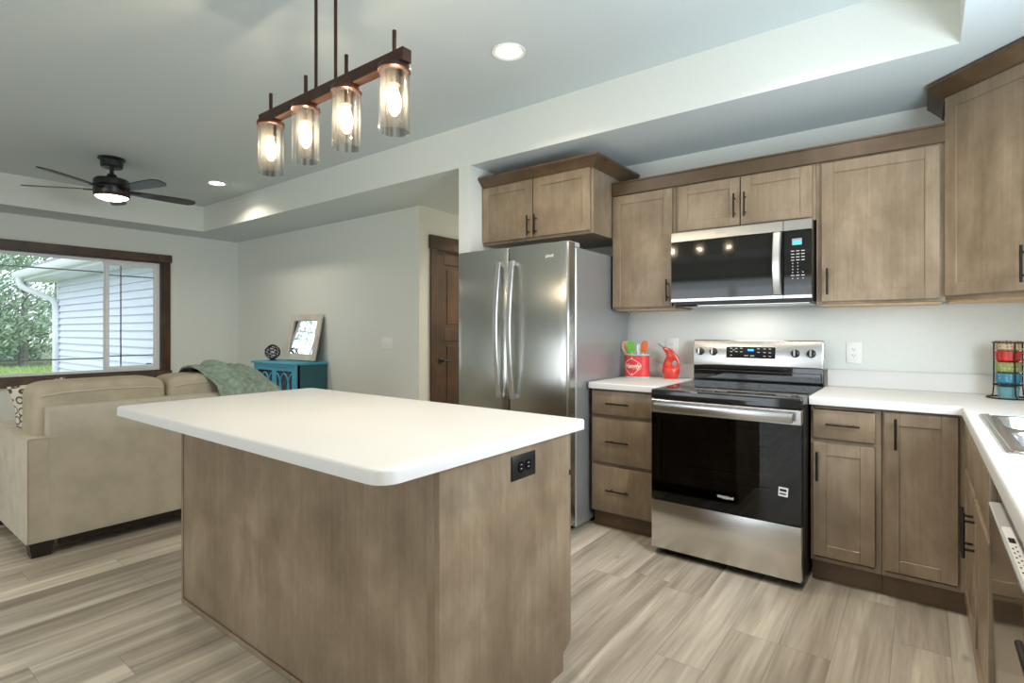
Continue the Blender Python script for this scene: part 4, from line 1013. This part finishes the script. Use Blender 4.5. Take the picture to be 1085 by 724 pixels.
# ------------------------------------------------------------------ sofa
SXB = -3.80                                   # back plane facing the kitchen
t = T('sofa', 'beige microfibre sofa seen from behind, left of the island', 'sofa', (-4.3, 1.45, 0))
SY0, SY1_ = 0.706, 2.12
b = MB().box((SXB-0.95, SY0+0.16, 0.09), (SXB-0.03, SY1_-0.16, 0.30), 0.02, seg=2); part(b, 'base', MT['sofa'], t)
b = MB().prism([(SXB-0.13, 0.09), (SXB+0.008, 0.09), (SXB+0.008, 0.805), (SXB-0.008, 0.815), (SXB-0.13, 0.815)], 0.0, SY1_-SY0-0.19, M=Matrix(((1, 0, 0, 0), (0, 0, 1, SY0+0.095), (0, 1, 0, 0), (0, 0, 0, 1))))
part(b, 'back_panel', MT['sofa'], t)
for s in (0, 1):
    y0 = SY0 if s == 0 else SY1_-0.17
    b = MB(); loops = []
    # slope arm: profile along x, higher at the front roll
    zs = [(SXB+0.004, 0.655), (SXB-0.30, 0.655), (SXB-0.62, 0.665), (SXB-0.80, 0.668), (SXB-0.93, 0.640), (SXB-0.97, 0.58)]
    for x, z in zs:
        loops.append([(x, y0, 0.09), (x, y0, z-0.012), (x, y0+0.003, z-0.004), (x, y0+0.012, z), (x, y0+0.158, z), (x, y0+0.167, z-0.004), (x, y0+0.17, z-0.012), (x, y0+0.17, 0.09)])
    b.loft(loops); ar = part(b, 'arm', MT['sofa'], t, smooth=50)
    ye = y0 if s == 0 else y0+0.17
    bb = MB().tube([(x, ye+(0.001 if s == 0 else -0.001), z-0.006) for x, z in zs], 0.004, 8)
    bb.tube([(SXB+0.004, y0+0.004, 0.10), (SXB+0.004, y0+0.004, 0.648), (SXB+0.005, y0+0.012, 0.654), (SXB+0.005, y0+0.158, 0.654), (SXB+0.004, y0+0.168, 0.648)], 0.004, 8)
    part(bb, 'piping', MT['sofa'], ar)
for x in (SXB-0.07, SXB-0.90):
    for y in (SY0+0.07, SY1_-0.07):
        b = MB().loft([[(x+a*w_, y+c_*w_, z) for a, c_ in ((-1, -1), (1, -1), (1, 1), (-1, 1))] for w_, z in ((0.042, 0.0), (0.055, 0.09))]); part(b, 'foot', MT['foot'], t)
b = MB().box((SXB-0.04, SY0+0.14, 0.045), (SXB-0.015, SY1_-0.14, 0.092)); part(b, 'bottom_rail', MT['foot'], t)
def puff(lo, hi, p=0.27, seg=40, rings=22):
    c_ = [(lo[i]+hi[i])/2 for i in range(3)]; r = [(hi[i]-lo[i])/2 for i in range(3)]
    return MB().ball(c_, *r, p=p, seg=seg, rings=rings)
ymid = 1.415
for y0, y1 in ((SY0+0.045, ymid), (ymid, SY1_-0.03)):
    cu = part(puff((SXB-0.40, y0, 0.50), (SXB-0.075, y1, 0.945)), 'back_cushion', MT['cush'], t, smooth=80)
    zz = 0.885; b = MB().tube([(SXB-0.076+0.0, y0+0.035, zz-0.012), (SXB-0.074, y0+0.12, zz), (SXB-0.074, (y0+y1)/2, zz+0.004), (SXB-0.074, y1-0.12, zz), (SXB-0.076, y1-0.035, zz-0.012)], 0.004, 8)
    part(b, 'piping', MT['sofa'], cu)
    part(puff((SXB-0.93, y0+0.14 if y0 < 1 else y0, 0.30), (SXB-0.33, y1-0.0 if y0 < 1 else y1-0.13, 0.50), 0.3), 'seat_cushion', MT['cush'], t, smooth=80)

b = MB(); loops = []
t = bmesh.new(); n = 18; g = {}
for sd in (-1, 1):
    for i in range(n+1):
        for j in range(n+1):
            u, v = i/n*2-1, j/n*2-1
            th = 0.075*((1-u**4)*(1-v**4))**0.6
            pin = 1-0.10*(1-abs(u))*abs(v)**3
            pv = 1-0.10*(1-abs(v))*abs(u)**3
            if sd == 1 and (i in (0, n) or j in (0, n)): g[(1, i, j)] = g[(-1, i, j)]
            else: g[(sd, i, j)] = t.verts.new((sd*th, u*0.135*pv, v*0.135*pin))
for sd in (-1, 1):
    for i in range(n):
        for j in range(n):
            q = [g[(sd, i, j)], g[(sd, i+1, j)], g[(sd, i+1, j+1)], g[(sd, i, j+1)]]
            try: t.faces.new(q if sd == 1 else q[::-1])
            except ValueError: pass
b.merge(t, Matrix.Translation((-4.26, 0.862, 0.795)) @ Matrix.Rotation(math.radians(9), 4, 'X'))
solo(b, 'throw_pillow', MT['ring'], 'cream throw pillow with dark rings, propped behind the left sofa cushion', 'pillow', smooth=80)

# throw blanket over the right end of the sofa back
t = bmesh.new(); nu, nv = 44, 40; rows = []
prof = [(SXB+0.030, 0.60), (SXB+0.022, 0.72), (SXB+0.018, 0.80), (SXB+0.0, 0.838), (SXB-0.055, 0.872), (SXB-0.085, 0.915), (SXB-0.13, 0.952), (SXB-0.22, 0.968), (SXB-0.32, 0.958), (SXB-0.39, 0.915), (SXB-0.425, 0.82), (SXB-0.435, 0.68)]
def along(pr, s):
    f = s*(len(pr)-1); i = min(int(f), len(pr)-2); a = f-i
    return Vector(pr[i]).lerp(Vector(pr[i+1]), a)
for i in range(nu+1):
    u = i/nu; row = []
    for j in range(nv+1):
        v = j/nv
        y = 1.64+0.54*u+0.05*math.sin(v*5+1)
        p = along(prof, v)
        drop = 0.0 if u < 0.62 else 0.17*((u-0.62)/0.38)**1.6
        ridge = 0.030*math.exp(-((u-0.30)/0.10)**2)
        fold = 0.016*math.sin(u*17+v*4)+0.010*mnoise.noise((u*9, v*6, 1.3))+0.006*math.sin(u*41+v*3)
        nrm = Vector((0.5 if v < 0.4 else -0.2, 1.0)).normalized()
        off = 0.012+abs(fold)
        row.append(t.verts.new((p.x+(off if v < 0.4 else -off*0.2), y, p.y+off*(0.8 if v > 0.25 else 0.0)+ridge*(1 if v > 0.2 else 0.3)-drop*(1 if v > 0.15 else 0.5))))
    rows.append(row)
for i in range(nu):
    for j in range(nv): t.faces.new((rows[i][j], rows[i+1][j], rows[i+1][j+1], rows[i][j+1]))
b = MB(); b.merge(t)
o = solo(b, 'throw_blanket', MT['throw'], 'sage green knit throw draped over the right end of the sofa back', 'blanket', smooth=80)
sm = o.modifiers.new('thickness', 'SOLIDIFY'); sm.thickness = 0.008; sm.offset = 1.0

# ------------------------------------------------------------------ turquoise cabinet with mirror and wire orb
t = T('accent_cabinet', 'turquoise accent cabinet with fretwork glass doors against the living room wall', 'cabinet', (-5.78, 3.36, 0))
AX0, AX1, AY0, AY1, AZ = -6.235, -5.335, 3.175, 3.545, 0.885
part(MB().box((AX0-0.022, AY0-0.022, AZ-0.025), (AX1+0.022, AY1+0.01, AZ), 0.005, seg=2), 'top', MT['teal'], t)
b = MB(); b.box((AX0, AY0+0.02, 0.10), (AX0+0.02, AY1, AZ-0.025)); b.box((AX1-0.02, AY0+0.02, 0.10), (AX1, AY1, AZ-0.025)); b.box((AX0+0.02, AY1-0.02, 0.10), (AX1-0.02, AY1, AZ-0.025)); b.box((AX0+0.02, AY0+0.02, 0.10), (AX1-0.02, AY1-0.02, 0.12))
part(b, 'carcass', MT['tealside'], t)
MA = frame((0, AY0+0.02, 0), (1, 0, 0), (0, -1, 0))
b = MB(); face_frame(b, MA, AX0, AX1, 0.08, AZ-0.025, 0.035, 0.035, 0.03, 0.05, t=0.0); b = MB()
for u0, u1 in ((AX0, AX0+0.04), (AX1-0.04, AX1)): b.box((u0, 0.0, -0.03), (u1, AZ-0.025, 0.018), 0.003, MA)
b.box((AX0+0.04, AZ-0.055, 0), (AX1-0.04, AZ-0.025, 0.018), 0.002, MA); b.box((AX0+0.04, 0.08, 0), (AX1-0.04, 0.14, 0.018), 0.002, MA)
part(b, 'front_frame', MT['teal'], t)
for x in (AX0, AX1-0.04): part(MB().box((x, AY1-0.04, 0), (x+0.04, AY1, 0.10), 0.003), 'foot', MT['tealside'], t)
um = (AX0+AX1)/2
for k, (u0, u1) in enumerate(((AX0+0.042, um-0.002), (um+0.002, AX1-0.042))):
    v0, v1 = 0.142, AZ-0.057; r = 0.04
    b = MB(); b.box((u0, v0, 0), (u0+r, v1, 0.018), 0.002, MA); b.box((u1-r, v0, 0), (u1, v1, 0.018), 0.002, MA); b.box((u0+r, v1-r, 0), (u1-r, v1, 0.018), 0.002, MA); b.box((u0+r, v0, 0), (u1-r, v0+r, 0.018), 0.002, MA)
    d = part(b, 'door', MT['teal'], t)
    part(MB().box((u0+r-0.004, v0+r-0.004, 0.004), (u1-r+0.004, v1-r+0.004, 0.008), 0, MA), 'pane', MT['smoke'], d)
    b = MB(); w_ = (u1-u0-2*r); uc = (u0+u1)/2
    for zc in (0.33, 0.62):
        for du in (-w_/2, 0, w_/2):
            pts = []
            for q in range(25):
                a = PI*q/24; x = uc+du+w_*0.30*math.cos(a); z = zc-0.06+0.20*math.sin(a)
                if u0+r-0.002 <= x <= u1-r+0.002: pts.append((x, z, 0.012))
            if len(pts) > 2: b.tube(pts, 0.0095, 8, MA)
            pts = [(p[0], 2*(zc-0.06)-p[1], p[2]) for p in pts]
            if len(pts) > 2 and zc < 0.4 and min(p[1] for p in pts) > v0+0.0: b.tube(pts, 0.0095, 8, MA)
    part(b, 'fretwork', MT['teal'], d)
    b = MB().lathe([(0, 0), (0.006, 0), (0.006, 0.012), (0.012, 0.018), (0.010, 0.026), (0, 0.028)], (0, 0, 0), 16, M=MA @ Matrix.Translation(((um-0.022) if k == 0 else (um+0.022), 0.52, 0.018)))
    part(b, 'knob', MT['bronze'], d)

t = T('framed_mirror', 'whitewashed framed mirror leaning on the wall atop the turquoise cabinet', 'mirror', (-5.68, 3.43, AZ))
Mm = Matrix.Translation((0, 3.440, AZ+0.001)) @ Matrix.Rotation(math.radians(-11), 4, 'X') @ frame((0, 0, 0), (1, 0, 0), (0, -1, 0))
u0, u1, v0, v1, fw = -6.010, -5.380, 0.004, 0.545, 0.075
b = MB(); 
b.box((u0, v0, 0), (u0+fw, v1, 0.022), 0.004, Mm); b.box((u1-fw, v0, 0), (u1, v1, 0.022), 0.004, Mm); b.box((u0+fw, v1-fw, 0), (u1-fw, v1, 0.022), 0.004, Mm); b.box((u0+fw, v0, 0), (u1-fw, v0+fw, 0.022), 0.004, Mm)
part(b, 'frame', MT['wash'], t)
part(MB().box((u0+0.02, v0+0.02, -0.006), (u1-0.02, v1-0.02, -0.001), 0, Mm), 'backing', MT['dwood'], t)
part(MB().box((u0+fw-0.004, v0+fw-0.004, 0.002), (u1-fw+0.004, v1-fw+0.004, 0.008), 0, Mm), 'mirror_glass', MT['mirror'], t)

ox, oy, oz = -6.085, 3.325, AZ+0.098
t = T('decorative_orb', 'dark wire orb ornament on the left of the turquoise cabinet', 'ornament', (ox, oy, AZ))
b = MB()
for ax, an in (('X', 90), ('X', 30), ('X', -30), ('Y', 90), ('Y', 40)):
    M = Matrix.Translation((ox, oy, oz)) @ Matrix.Rotation(math.radians(an), 4, ax)
    b.ring((0, 0, 0), 0.083, 0.0062, 36, 8, M)
for k in range(1):
    a = 0.9; b.ring((0, 0, 0), 0.080, 0.006, 36, 8, Matrix.Translation((ox, oy, oz)) @ Matrix.Rotation(a, 4, 'Z') @ Matrix.Rotation(1.05, 4, 'X'))
part(b, 'wire_ball', MT['navy'], t)
part(MB().lathe([(0, 0), (0.045, 0), (0.045, 0.006), (0.02, 0.012), (0, 0.014)], (ox, oy, AZ+0.0005), 24), 'base', MT['navy'], t)

# ------------------------------------------------------------------ outside the west window
GZ = -0.45
lawn = struct(MB().box((-90, -70, GZ-0.2), (-7.62, 60, GZ)), 'ground', MT['soil'])
t = T('house_wing', 'white-sided house wing with eave and downspout outside the window', 'building', (-10.5, 5.0, GZ))
HX0, HX1, HY = -13.5, -7.62, 3.0
b = MB(); n = 22; z = GZ; ex = (2.20-GZ)/n
for k in range(n):
    z0 = GZ+k*ex
    b.loft([[(x, HY-0.040, z0), (x, HY-0.002, z0+ex), (x, HY+0.05, z0+ex), (x, HY+0.05, z0)] for x in (HX0, HX1)])
    b.loft([[(HX0-0.022, y, z0), (HX0-0.002, y, z0+ex), (HX0+0.05, y, z0+ex), (HX0+0.05, y, z0)] for y in (HY+0.05, 8.5)])
part(b, 'siding', MT['siding'], t)
part(MB().box((HX0-0.03, HY-0.03, GZ), (HX0+0.07, HY+0.07, 2.2)), 'corner_trim', MT['fascia'], t)
b = MB(); b.box((HX0-0.55, HY-0.46, 2.20), (HX1, HY+0.02, 2.22)); b.box((HX0-0.55, HY-0.48, 2.19), (HX1, HY-0.455, 2.36), 0.003)
part(b, 'eave', MT['fascia'], t)
b = MB().prism([(HY-0.50, 2.36), (5.8, 4.2), (5.8, 4.3), (HY-0.50, 2.41)], HX0-0.6, HX1, M=Matrix(((0, 0, 1, 0), (1, 0, 0, 0), (0, 1, 0, 0), (0, 0, 0, 1))))
part(b, 'roof', MT['shingle'], t)
b = MB(); y = HY-0.54
b.loft([[(x, y-0.06, 2.36), (x, y-0.055, 2.27), (x, y-0.03, 2.235), (x, y+0.058, 2.235), (x, y+0.058, 2.36)] for x in (HX0-0.55, HX1)])
part(b, 'gutter', MT['fascia'], t)
xg = HX0-0.25
b = MB().tube([(xg, y, 2.25), (xg, y, 2.13), (xg+0.05, y+0.08, 2.04), (HX0+0.05, HY-0.12, 1.84), (HX0+0.08, HY-0.07, 1.74), (HX0+0.08, HY-0.065, 1.6), (HX0+0.08, HY-0.065, GZ+0.1)], 0.055, 10)
part(b, 'downspout', MT['fascia'], t)

def foliage(rx, ry, rz, n, size, seed, droop=0.0):
    rnd = random.Random(seed); t = bmesh.new()
    cl = [(rnd.uniform(-1, 1)*rx*0.65, rnd.uniform(-1, 1)*ry*0.65, rnd.uniform(-0.8, 0.9)*rz) for _ in range(9)]
    for k in range(n):
        c_ = rnd.choice(cl)
        p = Vector((c_[0]+rnd.gauss(0, rx*0.24), c_[1]+rnd.gauss(0, ry*0.24), c_[2]+rnd.gauss(0, rz*0.20)))
        a = Vector((rnd.gauss(0, 1), rnd.gauss(0, 1), rnd.gauss(0, 1))).normalized(); q = a.orthogonal().normalized(); s = size*rnd.uniform(0.5, 1.2)
        bq = a.cross(q)
        vs = [t.verts.new(p+q*s*x+bq*s*0.5*y_) for x, y_ in ((-1, 0), (0, -0.7), (1, 0), (0, 0.7))]
        t.faces.new(vs)
    b = MB(); b.merge(t); return b
def tree(x, y, h, r, leaf, seed, label, n=5200):
    t = T('tree', label, 'tree', (x, y, GZ), 'trees beyond the lawn')
    rnd = random.Random(seed)
    b = MB().tube([(x, y, GZ-0.1), (x+0.1, y, GZ+h*0.35), (x-0.1, y+0.1, GZ+h*0.62), (x, y, GZ+h*0.9)], [0.20, 0.15, 0.10, 0.03], 8)
    for k in range(7):
        z = GZ+h*(0.2+0.09*k); a = rnd.uniform(0, 2*PI); l = r*rnd.uniform(0.6, 1.0)
        b.tube([(x, y, z), (x+math.cos(a)*l*0.5, y+math.sin(a)*l*0.5, z+0.35), (x+math.cos(a)*l, y+math.sin(a)*l, z+0.4+rnd.uniform(-0.4, 0.4))], [0.06, 0.035, 0.012], 6)
    part(b, 'trunk', MT['bark'], t)
    f = foliage(r, r, h*0.46, n, 0.15, seed)
    bmesh.ops.translate(f.bm, verts=f.bm.verts[:], vec=(x, y, GZ+h*0.50))
    for v in f.bm.verts: v.co.z = max(v.co.z, GZ+0.15)
    part(f, 'crown', leaf, t, smooth=0, recalc=False)
spots = [(-30, -4.0, 11, 2.8, 'leafa', 'broad leafy tree at the far left of the window view'), (-31.0, 2.4, 10, 2.2, 'leafb', 'blue green tree with a visible trunk at the left of the window view'),
         (-37, 3.2, 13, 3.0, 'leafa', 'tall leafy tree in the middle of the window view'), (-39, 8.6, 13, 3.2, 'leafb', 'tall blue green tree just left of the downspout'),
         (-40, 10.5, 13, 3.6, 'leafa', 'leafy tree behind the downspout'), (-44, 5.0, 15, 4.2, 'leafb', 'tallest blue green tree at the back of the wood'),
         (-43, -1.5, 14, 4.2, 'leafa', 'large leafy tree at the back left of the wood'), (-46, 14.0, 14, 4.2, 'leafb', 'blue green tree at the back right of the wood'),
         (-35, 6.4, 5.5, 2.2, 'leafa', 'low bushy tree at the edge of the lawn'), (-34, -8.0, 12, 3.6, 'leafb', 'blue green tree at the outer left of the wood'), (-38, -13.0, 13, 4.0, 'leafa', 'leafy tree outermost left in the mirror view')]
for k, (x, y, h, r, lf, lb) in enumerate(spots): tree(x, y, h, r, MT[lf], 20+k, lb)
for k, (x, y, r, lb) in enumerate(((-33.5, 0.6, 2.3, 'low shrub before the trees at the left of the window'), (-41.5, 6.4, 2.4, 'low shrub before the trees near the downspout'), (-35.5, 9.0, 2.2, 'low shrub half behind the downspout'), (-33, -4.6, 2.3, 'low shrub under the leftmost trees'))):
    f = foliage(r, r, r*0.5, 3600, 0.12, 90+k); bmesh.ops.translate(f.bm, verts=f.bm.verts[:], vec=(x, y, GZ+r*0.45))
    for v in f.bm.verts: v.co.z = max(v.co.z, GZ)
    solo(f, 'shrub', MT['leafb' if k % 2 else 'leafa'], lb, 'shrub', 'shrubs at the edge of the wood', smooth=0, recalc=False)
rnd = random.Random(5); t = bmesh.new()
for k in range(9000):
    x = -rnd.uniform(13.8, 30); y = -x*rnd.uniform(0.0, 0.28)-1.2; h = rnd.uniform(0.10, 0.32); a = rnd.uniform(0, PI); w_ = 0.02; l = rnd.uniform(-0.1, 0.1)
    t.faces.new([t.verts.new(p) for p in ((x-w_*math.cos(a), y-w_*math.sin(a), GZ), (x+w_*math.cos(a), y+w_*math.sin(a), GZ), (x+l, y+l, GZ+h))])
b = MB(); b.merge(t)
o = solo(b, 'meadow_grass', MT['grass'], 'long bright green grass on the lawn outside the window', 'grass', smooth=0, recalc=False); o['kind'] = 'stuff'
